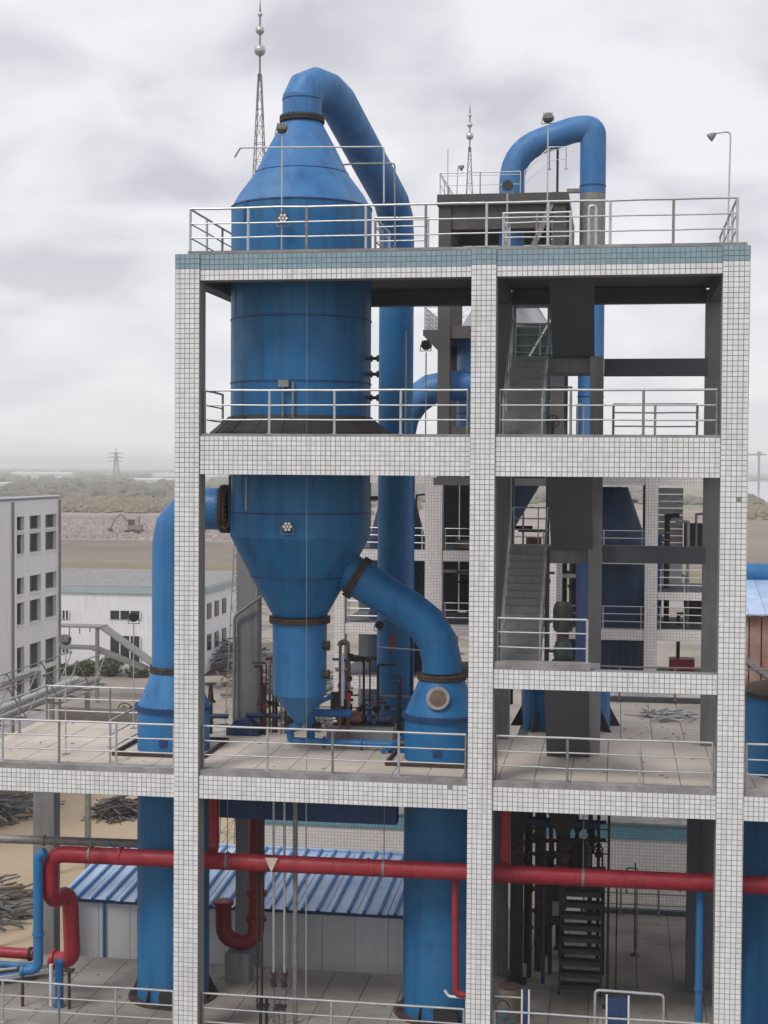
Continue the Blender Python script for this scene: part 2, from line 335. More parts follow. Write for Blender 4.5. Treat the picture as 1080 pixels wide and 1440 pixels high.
# rear and side beams, concrete inside the frame, darkened in colour for its shade
for x0, x1 in ((XL[1], 7.25), (7.72, 12.93)):
    for z0, z1 in ((ZRB, ZR-0.22), (Z3B+0.1, Z3-0.2), (11.6, ZP-0.25)):
        part('beam', MB().box((x0, 6.1, z0), (x1, 6.45, z1)), 'dark_shaded_concrete', bld)
for z in (22.43, 17.48):
    part('beam', MB().box((10.24, 4.95, z), (12.93, 5.3, z+0.45)), 'dark_shaded_concrete', bld)
for (x0, x1) in ((0.1, 0.5), (7.28, 7.68), (13.0, 13.38)):
    for z0, z1 in ((ZRB, ZR-0.22), (Z3B+0.1, Z3-0.2)):
        part('beam', MB().box((x0, 0.55, z0), (x1, 6.0, z1)), 'dark_shaded_concrete', bld)
part('beam', MB().box((0.60, 2.0, 10.95), (5.2, 2.4, 11.86)), 'seam', bld, label='dark blue girder between the two lower tanks')
# slabs
part('slab', MB().box((0.02, 0.46, ZR-0.2), (13.54, 6.6, ZR+0.03)), 'dark_shaded_concrete', bld)
part('kerb', MB().box((0.30, 0.07, ZR), (13.5, 0.44, ZR+0.075)), 'kerb', bld)
def holed(name, x0, x1, y0, y1, z0, z1, hx0, hx1, hy0, hy1, mt):
    mb = MB().box((x0,y0,z0),(hx0,y1,z1)).box((hx1,y0,z0),(x1,y1,z1)).box((hx0,y0,z0),(hx1,hy0,z1)).box((hx0,hy1,z0),(hx1,y1,z1))
    return part(name, mb, mt, bld)
part('slab', MB().box((0.02, 0.46, Z3-0.17), (7.9, 6.55, Z3-0.02)), 'dark_shaded_concrete', bld)
holed('slab', 7.902, 13.54, 0.46, 6.55, Z3-0.17, Z3-0.022, 7.95, 10.0, 1.4, 5.9, 'dark_shaded_concrete')
part('kerb', MB().box((XL[1]+.004, 0.07, Z3-0.008), (XC[0]-.004, 0.40, Z3+0.05)), 'kerb', bld)
part('kerb', MB().box((XC[1]+.004, 0.07, Z3-0.008), (XR[0]-.004, 0.40, Z3+0.05)), 'kerb', bld)
part('slab', MB().box((7.78, 0.45, ZM-0.15), (10.25, 1.5, ZM)), 'concrete', bld)
part('kerb', MB().box((7.80, 0.03, ZM-0.008), (10.05, 0.42, ZM+0.16)), 'kerb', bld)
plat = part('slab', MB().box((-6.0, 0.46, ZP-0.25), (22.0, 6.6, ZP-0.05)).box((7.9, 6.602, ZP-0.25), (22.0, 13.5, ZP-0.05)), 'concrete', bld)
deck = part('slab', MB().box((-6.0, 0.46, ZD-0.3), (22.0, 5.7, ZD-0.05)).box((5.2, 5.702, ZD-0.3), (22.0, 12.6, ZD-0.05)), 'concrete', bld)
for x0, x1 in ((-6.0, -0.004), (XL[1]+.004, XC[0]-.004), (XC[1]+.004, XR[0]-.004), (XR[1]+.004, 22.0)):
    part('kerb', MB().box((x0, 0.07, ZP-0.06), (x1, 0.42, ZP+0.07)), 'kerb', bld)
    part('kerb', MB().box((x0, 0.07, ZD-0.07), (x1, 0.42, ZD+0.04)), 'kerb', bld)
part('kerb', MB().box((9.0, 13.3, ZP-0.05), (22.0, 13.5, ZP+0.16)), 'dark_shaded_concrete', bld)
part('kerb', MB().box((9.6, 12.45, ZD-0.05), (22.0, 12.65, ZD+0.14)), 'dark_shaded_concrete', bld)
# paving slabs as single pieces
def paver_mesh(name, sx, sy, mt):
    mb = MB(); b = 0.005
    mb.add([(0,0,-.05),(sx,0,-.05),(sx,sy,-.05),(0,sy,-.05),(b,b,0),(sx-b,b,0),(sx-b,sy-b,0),(b,sy-b,0)],
           [(4,5,6,7),(0,1,5,4),(1,2,6,5),(2,3,7,6),(3,0,4,7)])
    me = bpy.data.meshes.new(name); me.from_pydata(mb.v, [], mb.f); me.materials.append(M[mt]); return me
def pave(parent, regions, z, mt, sx, sy):
    me = paver_mesh('paving_slab', sx-0.009, sy-0.009, mt)
    for x0, x1, y0, y1 in regions:
        nx = int(round((x1-x0)/sx)); ny = int(round((y1-y0)/sy))
        for i in range(nx):
            for j in range(ny):
                o = bpy.data.objects.new('paving_slab', me); C.objects.link(o); o.parent = parent
                o.location = (x0+i*sx, y0+j*sy, z-random.random()*0.006)
                o.rotation_euler = (random.uniform(-.002,.002), random.uniform(-.002,.002), 0)
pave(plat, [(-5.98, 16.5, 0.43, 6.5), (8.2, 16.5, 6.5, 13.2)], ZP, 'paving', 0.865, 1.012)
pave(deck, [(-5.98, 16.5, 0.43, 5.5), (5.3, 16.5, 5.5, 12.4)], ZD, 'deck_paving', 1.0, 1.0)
# wall tiles: real pieces, about five pixels each, joined
wt, tt = MB(), MB()
def tiles(x0, x1, z0, z1, y, side=None, p=0.12, band=None):
    """grid of tiles on plane y (facing -y) or, with side=+1/-1, on the plane x=y facing that way (x0..x1 then run along y)"""
    nx = max(1, round((x1-x0)/p)); nzr = max(1, round((z1-z0)/p)); px = (x1-x0)/nx; pz = (z1-z0)/nzr; g = 0.0075; b = 0.004
    for i in range(nx):
        for j in range(nzr):
            a0, a1, c0, c1 = x0+i*px+g, x0+(i+1)*px-g, z0+j*pz+g, z0+(j+1)*pz-g
            d = 0.010+random.random()*0.004; tl = (random.random()-.5)*0.003
            out_ = [(a0,c0,d+tl),(a1,c0,d-tl),(a1,c1,d-tl),(a0,c1,d+tl)]
            lo = [(a0,c0,-.001),(a1,c0,-.001),(a1,c1,-.001),(a0,c1,-.001)]
            if side is None: f = lambda q: (q[0], y-q[2], q[1])
            else: f = lambda q: (y+side*q[2], q[0], q[1])
            mb = tt if (band is not None and (c0+c1)/2 > band) else wt
            if random.random() < 0.0004: continue
            fs = [(0,1,2,3),(4,5,1,0),(5,6,2,1),(6,7,3,2),(7,4,0,3)]
            mb.add([f(q) for q in out_+lo], fs)
BAND = ZR-0.37
for x0, x1 in (XL, XC, XR): tiles(x0, x1, 4.0, ZR, 0.0, band=BAND)
tiles(0.0, 0.55, 4.0, ZR, XL[0], side=-1, band=BAND); tiles(0.0, 0.55, 4.0, ZR, XR[1], side=1, band=BAND)
for z0, z1 in ((ZRB, ZR-0.01), (Z3B, Z3-0.01), (ZPB, ZP-0.06)):
    tiles(XL[1], XC[0], z0, z1, YB, band=BAND); tiles(XC[1], XR[0], z0, z1, YB, band=BAND)
tiles(XC[1], XR[0], ZMB, ZM-0.01, YB)
tiles(-6.0, XL[0], ZPB, ZP-0.06, YB); tiles(XR[1], 18.0, ZPB, ZP-0.06, YB)
part('white_wall_tiles', wt, 'tile', bld, kind='stuff'); part('teal_wall_tiles', tt, 'teal_tile', bld, kind='stuff')

# ------------------------------------------------------------------ stairs
st = thing('staircase', 'grey concrete dogleg staircase inside the right-hand bay of the tiled frame', 'staircase', (8.9, 3.0, ZP))
def flight(x0, x1, y0, z0, y1, z1, n, mt='dark_shaded_concrete'):
    th = 0.20; s = 1 if y1 > y0 else -1
    fl = part('flight', MB().prism([(y0, z0-0.02), (y0+s*0.3, z0-0.02), (y1, z1-th*1.25), (y1, z1-0.02), (y0, z0+0.01)][:5], 'x', x0, x1), mt, st)
    dy = (y1-y0)/n; dz = (z1-z0)/n
    for i in range(n):
        ya, yb = sorted((y0+i*dy, y0+(i+1)*dy+s*0.025)); za = z0+i*dz
        part('step', MB().box((x0-.003, ya, za-0.02), (x1+.003, yb, za+dz)), 'concrete', fl)
    return fl
flight(8.88, 9.99, 4.1, ZP, 1.5, ZM, 16)
flight(7.82, 8.82, 1.5, ZM, 4.4, 17.9, 15); flight(8.92, 10.0, 4.4, 17.9, 1.4, Z3, 16)
flight(7.82, 8.82, 1.5, Z3, 4.4, 22.9, 13); flight(8.92, 10.0, 4.4, 22.9, 1.4, ZR, 13)
for z in (17.9, 22.9):
    part('landing', MB().box((7.78, 4.4, z-0.42), (9.88, 5.9, z)), 'concrete', st)
def rail_tube(parent, pts, r=0.022, mt='galv', name='handrail'): part(name, MB().tube(pts, r, 8), mt, parent, smooth=40)
for z0, z1 in ((ZM, 17.9), (Z3, 22.9)):
    for x in (7.86, 8.80):
        rail_tube(st, [(x,1.3,z0),(x,1.3,z0+0.95),(x,1.5,z0+1.05),(x,4.4,z1+1.0),(x,4.7,z1+1.0)])
        rail_tube(st, [(x,1.4,z0+0.5),(x,4.4,z1+0.5)], 0.014)
        for k in range(1, 4): rail_tube(st, [(x,1.5+k*.75,z0+(z1-z0)*k*.75/2.9+.1),(x,1.5+k*.75,z0+(z1-z0)*k*.75/2.9+1.0)], 0.014, name='baluster')
    for h in (0.4, 0.7, 1.0): rail_tube(st, [(7.82,5.8,z1+h),(9.9,5.8,z1+h)], 0.018)
    for x in (7.84, 8.5, 9.2, 9.85): rail_tube(st, [(x,5.8,z1-.02),(x,5.8,z1+1.0)], 0.018, name='baluster')
    for s_, (a, b) in enumerate(((8.98, 1.0), (8.98, 0.55))): rail_tube(st, [(a,4.4,z1+b),(a,1.6,(Z3 if z0 == ZM else ZR)+b-.1)], 0.02)

# ------------------------------------------------------------------ railings
def railing(label, pts, spacing=1.5, h=1.05, mids=(0.34, 0.69), name='railing', mt='galv', group=None, r=0.028, ends=True):
    t = thing(name, label, 'railing', pts[0], group)
    for a, b in zip(pts, pts[1:]):
        A, B = Vector(a), Vector(b); n = max(1, round((B-A).length/spacing))
        for i in range(n+1):
            if i == n and b is not pts[-1]: continue
            p = A.lerp(B, i/n)
            part('post', MB().tube([p, p+Vector((random.uniform(-.006,.006), 0, h))], r*1.15, 8).box((p.x-.06, p.y-.05, p.z-.012), (p.x+.06, p.y+.05, p.z+.012)), 'galv_dark' if random.random() < .35 else mt, t, smooth=40)
    fine_pts = []
    for a, b in zip(pts, pts[1:]):
        A, B = Vector(a), Vector(b); n = max(1, round((B-A).length/spacing)); fine_pts += [A.lerp(B, i/(2*n)) for i in range(2*n)]
    fine_pts.append(Vector(pts[-1]))
    for hh, rr in [(h, r)] + [(q, r*0.68) for q in mids]:
        part('rail', MB().tube([(p.x, p.y, p.z+hh+(random.gauss(0,.005) if 0 < i < len(fine_pts)-1 else 0)) for i, p in enumerate(fine_pts)], rr, 8), mt, t, smooth=40)
    return t
zr = ZR+0.07
railing('galvanised railing running along the front and sides of the roof edge', [(0.30,6.2,zr),(0.30,0.24,zr),(13.28,0.24,zr),(13.28,6.2,zr)], 1.47)
railing('short galvanised guard rail round the stair opening on the roof', [(7.85,3.0,zr),(7.85,1.0,zr),(9.45,1.0,zr),(9.45,3.0,zr)], 1.0, h=0.92)
railing('low galvanised rail on the roof just right of the blue cone tower', [(4.7,3.4,zr),(4.7,1.2,zr),(6.0,1.2,zr)], 1.3, h=0.9)
railing('galvanised railing on the third floor in front of the blue tower', [(0.55,2.4,Z3+.05),(0.68,0.24,Z3+.05),(7.10,0.24,Z3+.05)], 1.6)
railing('galvanised railing on the third floor in front of the stair bay', [(7.85,0.24,Z3+.05),(12.88,0.24,Z3+.05)], 1.68)
railing('lower rear railing on the third floor near the right-hand column', [(10.5,3.6,Z3),(12.6,3.6,Z3)], 1.05, h=0.9)
railing('small galvanised railing on the landing level beside the lower stair', [(7.85,0.18,ZM+.16),(9.96,0.18,ZM+.16)], 2.1, h=1.02)
railing('galvanised railing along the platform edge left of the first tiled column', [(-6.0,0.24,ZP+.07),(-0.08,0.24,ZP+.07)], 1.66)
railing('galvanised railing along the platform edge in front of the two blue cone tanks', [(0.66,0.24,ZP+.07),(7.12,0.24,ZP+.07)], 1.62)
railing('galvanised railing along the platform edge in front of the empty paved bay', [(7.85,0.24,ZP+.07),(12.88,0.24,ZP+.07)], 1.68)
railing('galvanised railing on the platform in front of the far right blue tank', [(13.64,0.24,ZP+.07),(18.0,0.24,ZP+.07)], 1.5)
railing('galvanised railing round the open left and back sides of the platform', [(-5.85,0.5,ZP),(-5.75,6.3,ZP),(-1.9,6.3,ZP)], 2.3)
railing('short railing beside the left tank running back from the platform edge', [(-1.95,0.9,ZP),(-1.95,3.9,ZP)], 3.0)
railing('rear platform railing behind the pumps under the blue hopper', [(0.7,6.25,ZP),(7.2,6.25,ZP)], 1.8, mt='galv_dark')
railing('galvanised railing along the bottom deck left of the first tiled column', [(-6.0,0.24,ZD+.04),(-0.08,0.24,ZD+.04)], 1.5)
railing('galvanised railing along the bottom deck in front of the blue roofed shed', [(0.66,0.24,ZD+.04),(7.12,0.24,ZD+.04)], 3.2)
railing('galvanised railing along the bottom deck in front of the steel steps', [(7.85,0.24,ZD+.04),(12.88,0.24,ZD+.04)], 2.5)
railing('dark rear railing of the bottom deck before the teal banded wall', [(9.7,12.3,ZD),(13.2,12.3,ZD)], 1.2, mt='galv_dark')
railing('rear railing of the platform behind the empty paved bay', [(9.0,13.2,ZP+.1),(16.0,13.2,ZP+.1)], 1.6, mt='galv_dark')

# ------------------------------------------------------------------ big blue tower
TX, TY = 2.475, 3.0; TR = 1.815
tw = thing('evaporator_tower', 'tall blue steel tower with a conical top and hopper bottom in the left bay', 'process tower', (TX, TY, 13.3))
part('cone_top', MB().lathe((TX,TY), [(TR,26.62),(1.61,26.98),(1.21,27.51),(0.87,28.2),(0.52,28.84)], 64), 'blue_faded', tw, smooth=12)
part('shell', MB().lathe((TX,TY), [(TR,18.18),(TR,26.62)], 64), 'blue', tw, smooth=12)
part('hopper', MB().lathe((TX,TY), [(0.70,16.10),(1.28,17.14),(TR,18.18)], 64), 'blue', tw, smooth=12)
part('lower_barrel', MB().lathe((TX,TY), [(0.70,14.05),(0.71,15.92)], 48), 'blue_light', tw, smooth=12)
part('outlet_cone', MB().lathe((TX,TY), [(0.12,13.30),(0.70,14.05)], 40), 'blue_light', tw, smooth=12)
for z, r in ((27.51,1.20),(26.62,TR),(23.74,TR),(22.12,TR),(18.80,TR),(17.14,1.28),(25.3,TR)):
    part('weld_band', MB().lathe((TX,TY), [(r-.05,z-.02),(r+.017,z-.02),(r+.017,z+.02),(r-.05,z+.02)], 64), 'seam', tw, smooth=30)
for z0, z1, angs in ((18.20,18.78,(205,262,318)),(18.84,22.10,(228,292,340)),(22.16,23.70,(250,310)),(23.78,25.28,(215,275,335)),(25.34,26.58,(240,300))):
    for a in angs:
        c, s_ = math.cos(R(a)), math.sin(R(a)); part('weld_seam', MB().bar((TX+(TR+.002)*c,TY+(TR+.002)*s_,z0),(TX+(TR+.002)*c,TY+(TR+.002)*s_,z1),.014,.014), 'blue', tw)
part('flange', MB().flange((TX,TY,28.93), (0,0,1), 0.50, 0.085, 0.065, 28, 48), 'black_steel', tw, smooth=30)
part('flange', MB().flange((TX,TY,16.0), (0,0,1), 0.70, 0.10, 0.06, 32, 48), 'rust', tw, smooth=30)
for k in range(20):
    a = 2*math.pi*k/20; c, s = math.cos(a), math.sin(a); tx, ty = -s*.02, c*.02
    tri = [(TR-.02,20.78),(TR+.54,20.78),(TR+.54,20.84),(TR+.05,21.26),(TR-.02,21.26)]
    part('support_bracket', MB().add([(TX+r*c+tx, TY+r*s+ty, z) for r, z in tri]+[(TX+r*c-tx, TY+r*s-ty, z) for r, z in tri], [(0,1,2,3,4),(9,8,7,6,5)]+[(i,i+5,(i+1)%5+5,(i+1)%5) for i in range(5)]), 'black_steel', tw)
part('support_ring', MB().lathe((TX,TY), [(TR-.02,20.70),(TR+.58,20.70),(TR+.58,20.79),(TR-.02,20.79)], 64), 'rust', tw, smooth=30)
part('support_skirt', MB().lathe((TX,TY), [(TR+.52,20.80),(TR+.50,20.86),(TR+.012,21.27)], 64, False), 'black_steel', tw, smooth=20)
for z in (22.75, 22.35, 21.75):
    part('nozzle', MB().tube([(TX+TR-.05,TY-.35,z),(TX+TR+.26,TY-.35,z)], 0.045, 10).disc((TX+TR+.10,TY-.35,z),(1,0,0),0.085,0.03).disc((TX+TR+.26,TY-.35,z),(1,0,0),0.085,0.05), 'black_steel', tw, smooth=30)
for z in (15.35, 14.6):
    part('nozzle', MB().tube([(TX+.65,TY-.2,z),(TX+.82,TY-.2,z)], 0.09, 12).disc((TX+.80,TY-.2,z),(1,0,0),0.13,0.06), 'black_steel', tw, smooth=30)
part('level_gauge', MB().tube([(TX-.05,TY-TR-.02,22.0),(TX-.05,TY-TR-.10,22.0),(TX-.05,TY-TR-.10,21.2)], 0.025, 8).box((TX-.16,TY-TR-.14,21.95),(TX+.10,TY-TR+.02,22.12)), 'galv_dark', tw, smooth=30)
part('pipe_stub', MB().tube([(TX+.20,TY-TR-.05,21.0),(TX+.20,TY-TR-.05,22.0),(TX+.20,TY-TR+.1,22.1)], 0.04, 8), 'galv_dark', tw, smooth=30)
part('vent_hook', MB().tube([(1.35,1.5,26.6),(1.35,1.42,26.45),(1.35,1.42,26.05)], 0.03, 8), 'seam', tw, smooth=30)
part('cable', MB().tube([(0.82,2.1,19.75),(0.83,2.05,18.75),(0.80,2.05,18.45),(0.70,2.1,18.36),(0.60,2.2,18.42)], 0.03, 8), 'black_steel', tw, smooth=40)
part('drip_line', MB().tube([(1.40,1.49,19.7),(1.40,1.49,18.85)], 0.012, 6), 'galv', tw)
# overhead vapour duct
vd = thing('vapour_duct', 'large mitred blue duct arching from the tower top down behind the frame', 'duct', (4.08, 9.0, ZP))
pth = [(TX,TY,28.98),(TX,TY,29.42),(2.56,3.12,29.68),(2.75,3.4,29.84),(2.97,3.85,29.83),(3.16,4.3,29.66),(3.98,8.45,27.78),(4.06,8.85,27.35),(4.08,9.0,26.7),(4.08,9.0,ZP+.02)]
part('bend', MB().tube(pth[:7], 0.51, 44), 'blue_faded', vd, smooth=11)
part('downcomer', MB().tube(pth[6:], 0.515, 44), 'blue', vd, smooth=11)
part('weld_band', MB().tube([(TX,TY,29.42),(TX,TY,29.45)], 0.52, 44), 'seam', vd)
part('red_mark', MB().box((4.03,8.468,14.55),(4.17,8.50,15.05)), 'red', vd, label='faded red painted mark')
part('base_ring', MB().lathe((4.08,9.0), [(0.52,12.5),(0.72,12.5),(0.72,12.62),(0.52,12.62)], 40), 'seam', vd, smooth=30)
part('side_gusset', MB().box((4.60,8.9,13.0),(4.66,9.1,15.4)), 'seam', vd)

# inlet duct, left
idt = thing('inlet_duct', 'blue elbow duct from the tower side down to the left tank', 'duct', (-0.95, 3.0, 14.6))
part('elbow', MB().tube([(0.60,3,18.86),(-0.15,3,18.86),(-0.56,3,18.70),(-0.86,3,18.36),(-0.95,3,17.9),(-0.95,3,14.60)], 0.55, 44), 'blue_light', idt, smooth=11)
part('flange', MB().flange((0.50,3,18.86), (1,0,0), 0.55, 0.085, 0.10, 28, 44), 'rust', idt, smooth=30)
# outlet duct, right
odt = thing('outlet_duct', 'blue sloping duct from the hopper side down to the right tank', 'duct', (6.21, 3.0, 14.8))
part('elbow', MB().tube([(3.55,3,17.38),(5.35,3,16.30),(5.80,3,15.95),(6.09,3,15.5),(6.21,3,15.0),(6.21,3,14.72)], 0.505, 44), 'blue', odt, smooth=11)
part('flange', MB().flange((4.0,3,17.11), (1.8,0,-1.08), 0.50, 0.09, 0.07, 28, 44), 'rust', odt, smooth=30)
# tanks through the platform
def tank(label, cx, cy, top_mat, hatch):
    t = thing('condenser_tank', label, 'tank', (cx, cy, ZD), 'blue tanks standing through the platform')
    part('lower_shell', MB().lathe((cx,cy), [(0.95,ZD),(0.95,ZP-.02)], 56), 'blue', t, smooth=12)
    part('upper_shell', MB().lathe((cx,cy), [(0.95,ZP-.02),(0.95,13.60)], 56), top_mat, t, smooth=12)
    part('reducer', MB().lathe((cx,cy), [(0.95,13.66),(0.57,14.56)], 56), top_mat, t, smooth=12)
    part('flange', MB().flange((cx,cy,13.63), (0,0,1), 0.95, 0.075, 0.05, 40, 56), 'seam', t, smooth=30)
    part('flange', MB().flange((cx,cy,14.62), (0,0,1), 0.55, 0.085, 0.06, 28, 44), 'rust', t, smooth=30)
    for z in (7.9, 9.9): part('weld_band', MB().lathe((cx,cy), [(0.93,z),(0.957,z),(0.957,z+.02),(0.93,z+.02)], 56), 'blue', t, smooth=30)
    part('base_plate', MB().lathe((cx,cy), [(0.94,ZD-.02),(1.18,ZD-.02),(1.18,ZD+.05),(0.94,ZD+.05)], 40), 'rust', t, smooth=30)
    for k in range(8):
        a = R(22+45*k); c, s = math.cos(a), math.sin(a)
        part('gusset', MB().bar((cx+.95*c,cy+.95*s,ZD+.05),(cx+1.15*c,cy+1.15*s,ZD+.05),.03,.02).add([(cx+.94*c-.01*s,cy+.94*s+.01*c,ZD+.05),(cx+1.16*c-.01*s,cy+1.16*s+.01*c,ZD+.05),(cx+.94*c-.01*s,cy+.94*s+.01*c,ZD+.5),(cx+.94*c+.01*s,cy+.94*s-.01*c,ZD+.05),(cx+1.16*c+.01*s,cy+1.16*s-.01*c,ZD+.05),(cx+.94*c+.01*s,cy+.94*s-.01*c,ZD+.5)],[(0,1,2),(5,4,3),(0,3,4,1),(1,4,5,2),(2,5,3,0)]), 'rust', t)
    part('name_plate', MB().box((cx-.1,cy-.99,ZP+.22),(cx+.1,cy-.93,ZP+.4)), 'seam', t)
    part('foot_bracket', MB().box((cx-.02,cy-1.2,ZD),(cx+.6,cy-.9,ZD+.42)), 'black_steel', t)
    if hatch:
        n = Vector((0,-0.92,0.39)).normalized(); p = Vector((cx, cy-0.74, 14.13))
        hp = part('manhole', MB().tube([p-n*.1, p+n*.06], 0.25, 32), 'rust_light', t, smooth=30)
        part('manhole_flange', MB().flange(p+n*.07, n, 0.20, 0.10, 0.02, 24, 36), 'galv_dark', hp, smooth=30)
        part('manhole_cover', MB().tube([p+n*.085, p+n*.10], 0.215, 32), 'rust_cover', hp, smooth=30)
    fr = MB()
    for a, b in (((-1.25,-1.25),(1.15,-1.25)),((1.15,-1.25),(1.15,1.25)),((1.15,1.25),(-1.25,1.25)),((-1.25,1.25),(-1.25,-1.25))):
        fr.bar((cx+a[0],cy+a[1],ZP+.05),(cx+b[0],cy+b[1],ZP+.05),.06,.10)
    part('floor_frame', fr, 'rust', t)
    return t
tank('blue tank with cone top at left, half hidden by the first tiled column', -0.92, 3.0, 'blue_light', False)
tank('blue tank with cone top and round rusty hatch beside the middle column', 6.21, 3.0, 'blue', True)
t3 = thing('condenser_tank', 'wide blue tank with rusty lid at the far right edge beyond the last column', 'tank', (15.15, 3.0, ZD), 'blue tanks standing through the platform')
part('shell', MB().lathe((15.15,3.0), [(1.32,ZD),(1.32,14.40)], 56), 'blue', t3, smooth=12)
part('rim', MB().lathe((15.15,3.0), [(1.30,14.40),(1.42,14.40),(1.42,14.52),(1.30,14.52)], 56), 'black_steel', t3, smooth=30)
part('lid', MB().lathe((15.15,3.0), [(1.36,14.52),(1.2,14.62),(0.5,14.72)], 40), 'rust', t3, smooth=30)

# ------------------------------------------------------------------ pipes
def ell(pts, rad=0.3, n=5):
    """round the corners of a polyline with short mitred bends"""
    P = [Vector(p) for p in pts]; o = [P[0]]
    for a, b, c in zip(P, P[1:], P[2:]):
        d0 = (a-b); d1 = (c-b); k = min(rad, d0.length*.48, d1.length*.48); A = b+d0.normalized()*k; B = b+d1.normalized()*k
        for i in range(n+1):
            t = i/n; o.append(A*(1-t)**2+b*2*t*(1-t)+B*t*t)
    return o+[P[-1]]
def pipe(name, label, pts, r, mt, cat='pipe', rad=None, collars=(), cmat=None, n=20, group=None, clamps=()):
    t = thing(name, label, cat, min(pts, key=lambda p: p[2]), group)
    part('pipe_run', MB().tube(ell(pts, rad or r*2.6), r, n), mt, t, smooth=30)
    for p, d in collars: part('collar', MB().disc(p, d, r*1.28, r*0.5, 20), cmat or mt, t, smooth=30)
    for p, d in clamps: part('joint', MB().disc(p, d, r*1.06, r*0.35, 20), cmat or mt, t, smooth=30)
    return t
Rr = 0.213
pipe('red_pipe', 'long red horizontal main pipe crossing behind all three tiled columns', [(22,1.3,10.08),(-3.69,1.3,10.0),(-3.69,1.3,8.72),(-3.50,2.2,8.78),(-3.46,2.3,6.92),(-4.05,2.3,6.90)], Rr, 'red', rad=0.42,
     clamps=[((x,1.3,10.04),(1,0,0)) for x in (-1.8, 4.6, 9.5, 12.2)], collars=[((-4.0,2.3,6.9),(1,0,0))])
for x, lab in ((1.0,'steel hanger holding the red main right of the first tiled column'),(5.0,'steel hanger holding the red main left of the right tank'),(9.9,'steel hanger holding the red main near the steel steps'),(-2.6,'steel hanger holding the red main left of the left tank')):
    t = thing('pipe_hanger', lab, 'hanger', (x,1.3,9.7), 'hangers on the red main')
    part('clamp_band', MB().disc((x,1.3,10.035),(1,0,0),Rr+.012,.06,24), 'galv_dark', t, smooth=30); part('rod', MB().tube([(x,1.3,10.2),(x,1.3,11.9)], .012, 6), 'galv_dark', t)
single('white_strap', MB().add([(2.02,1.078,10.22),(2.36,1.078,10.22),(2.19,1.07,9.86),(2.02,1.066,10.22),(2.36,1.066,10.22),(2.19,1.058,9.86)], [(0,1,2),(5,4,3),(0,3,4,1),(1,4,5,2),(2,5,3,0)]), 'paving', 'small pale triangular cloth hanging over the red main', 'cloth', (2.19,1.07,9.86))
for x, y, lab in ((0.53, 1.75, 'red branch riser on the main pipe beside the first tiled column'), (7.97, 1.75, 'red branch riser on the main pipe beside the middle tiled column')):
    pipe('red_riser', lab, [(x,1.3,10.08),(x,y,10.15),(x,y,11.6)], 0.13, 'red', rad=0.2)
pipe('red_drain_pipe', 'thin red drop pipe in front of the tank beside the middle column', [(6.75,1.5,9.95),(6.78,1.6,6.9),(7.02,1.6,6.86)], 0.085, 'red', collars=[((6.76,1.55,8.9),(0,0,1))])
pipe('white_drain_pipe', 'short white bent drain pipe at the foot of the thin red pipe', [(6.5,1.62,6.95),(6.6,1.62,6.80),(7.05,1.62,6.80),(7.05,1.62,5.95)], 0.035, 'white_paint')
pipe('red_loop_pipe', 'thick red looped pipe in the shade behind the first tiled column', [(0.98,4.5,11.8),(0.98,4.5,6.95),(0.05,4.5,6.95),(0.05,4.5,8.0)], 0.22, 'red_shaded', rad=0.5, collars=[((0.98,4.5,8.3),(0,0,1)),((0.98,4.5,7.6),(0,0,1)),((0.05,4.5,8.0),(0,0,1))])
single('pipe_plinth', MB().box((0.2,4.15,ZD-.03),(0.85,4.8,6.72)), 'concrete', 'small concrete plinth under the thick red looped pipe', 'plinth', (0.5,4.5,ZD))
pipe('blue_pipe', 'blue vertical pipe at far left beside the red pipe bend', [(-3.70,1.0,10.12),(-3.89,1.0,10.0),(-3.89,1.0,7.08),(-4.35,1.0,7.02)], 0.125, 'blue_light', collars=[((-3.89,1.0,8.0),(0,0,1)),((-4.3,1.0,7.02),(1,0,0))])
pipe('blue_pipe', 'short stout blue stub pipe rising from the bottom deck at left', [(-3.56,1.6,ZD-.02),(-3.56,1.6,7.12)], 0.11, 'blue_light', collars=[((-3.56,1.6,7.1),(0,0,1)),((-3.56,1.6,ZD+.03),(0,0,1))])
pipe('white_pipe', 'short white pipe standing beside the blue stub pipe', [(-3.80,1.65,ZD-.02),(-3.80,1.65,7.0)], 0.05, 'white_paint')
for x, lab in ((-4.52, 'thin rusty post under the end of the blue pipe at left'), (-3.25, 'thin rusty post under the lower red pipe bend')):
    single('pipe_support', MB().tube([(x,1.5,ZD-.02),(x,1.5,6.95)], 0.045, 8).box((x-.12,1.4,6.9),(x+.12,1.6,6.96)), 'rust', lab, 'support', (x,1.5,ZD), smooth=30)
pipe('grey_pipe', 'grey horizontal pipe behind the red main at far left', [(-12,3.2,9.75),(-1.95,3.2,9.86)], 0.115, 'galv_dark', collars=[((-4.6,3.2,9.83),(1,0,0))])
pipe('red_pipe', 'lower red horizontal pipe at the bottom left corner', [(-12,4.2,6.42),(-5.3,4.2,6.36)], 0.15, 'red', collars=[((-5.4,4.2,6.36),(1,0,0))], cmat='black_steel')
pipe('blue_pipe', 'blue horizontal pipe just under the lower red pipe at bottom left', [(-12,3.9,6.18),(-5.0,3.9,6.12)], 0.09, 'blue_faded')
pipe('blue_pipe', 'slim bright blue vertical pipe beside the right-hand tiled column', [(12.70,1.5,9.9),(12.70,1.5,ZD-.02)], 0.095, 'blue_light', collars=[((12.70,1.5,7.4),(0,0,1)),((12.70,1.5,ZD+.02),(0,0,1))])
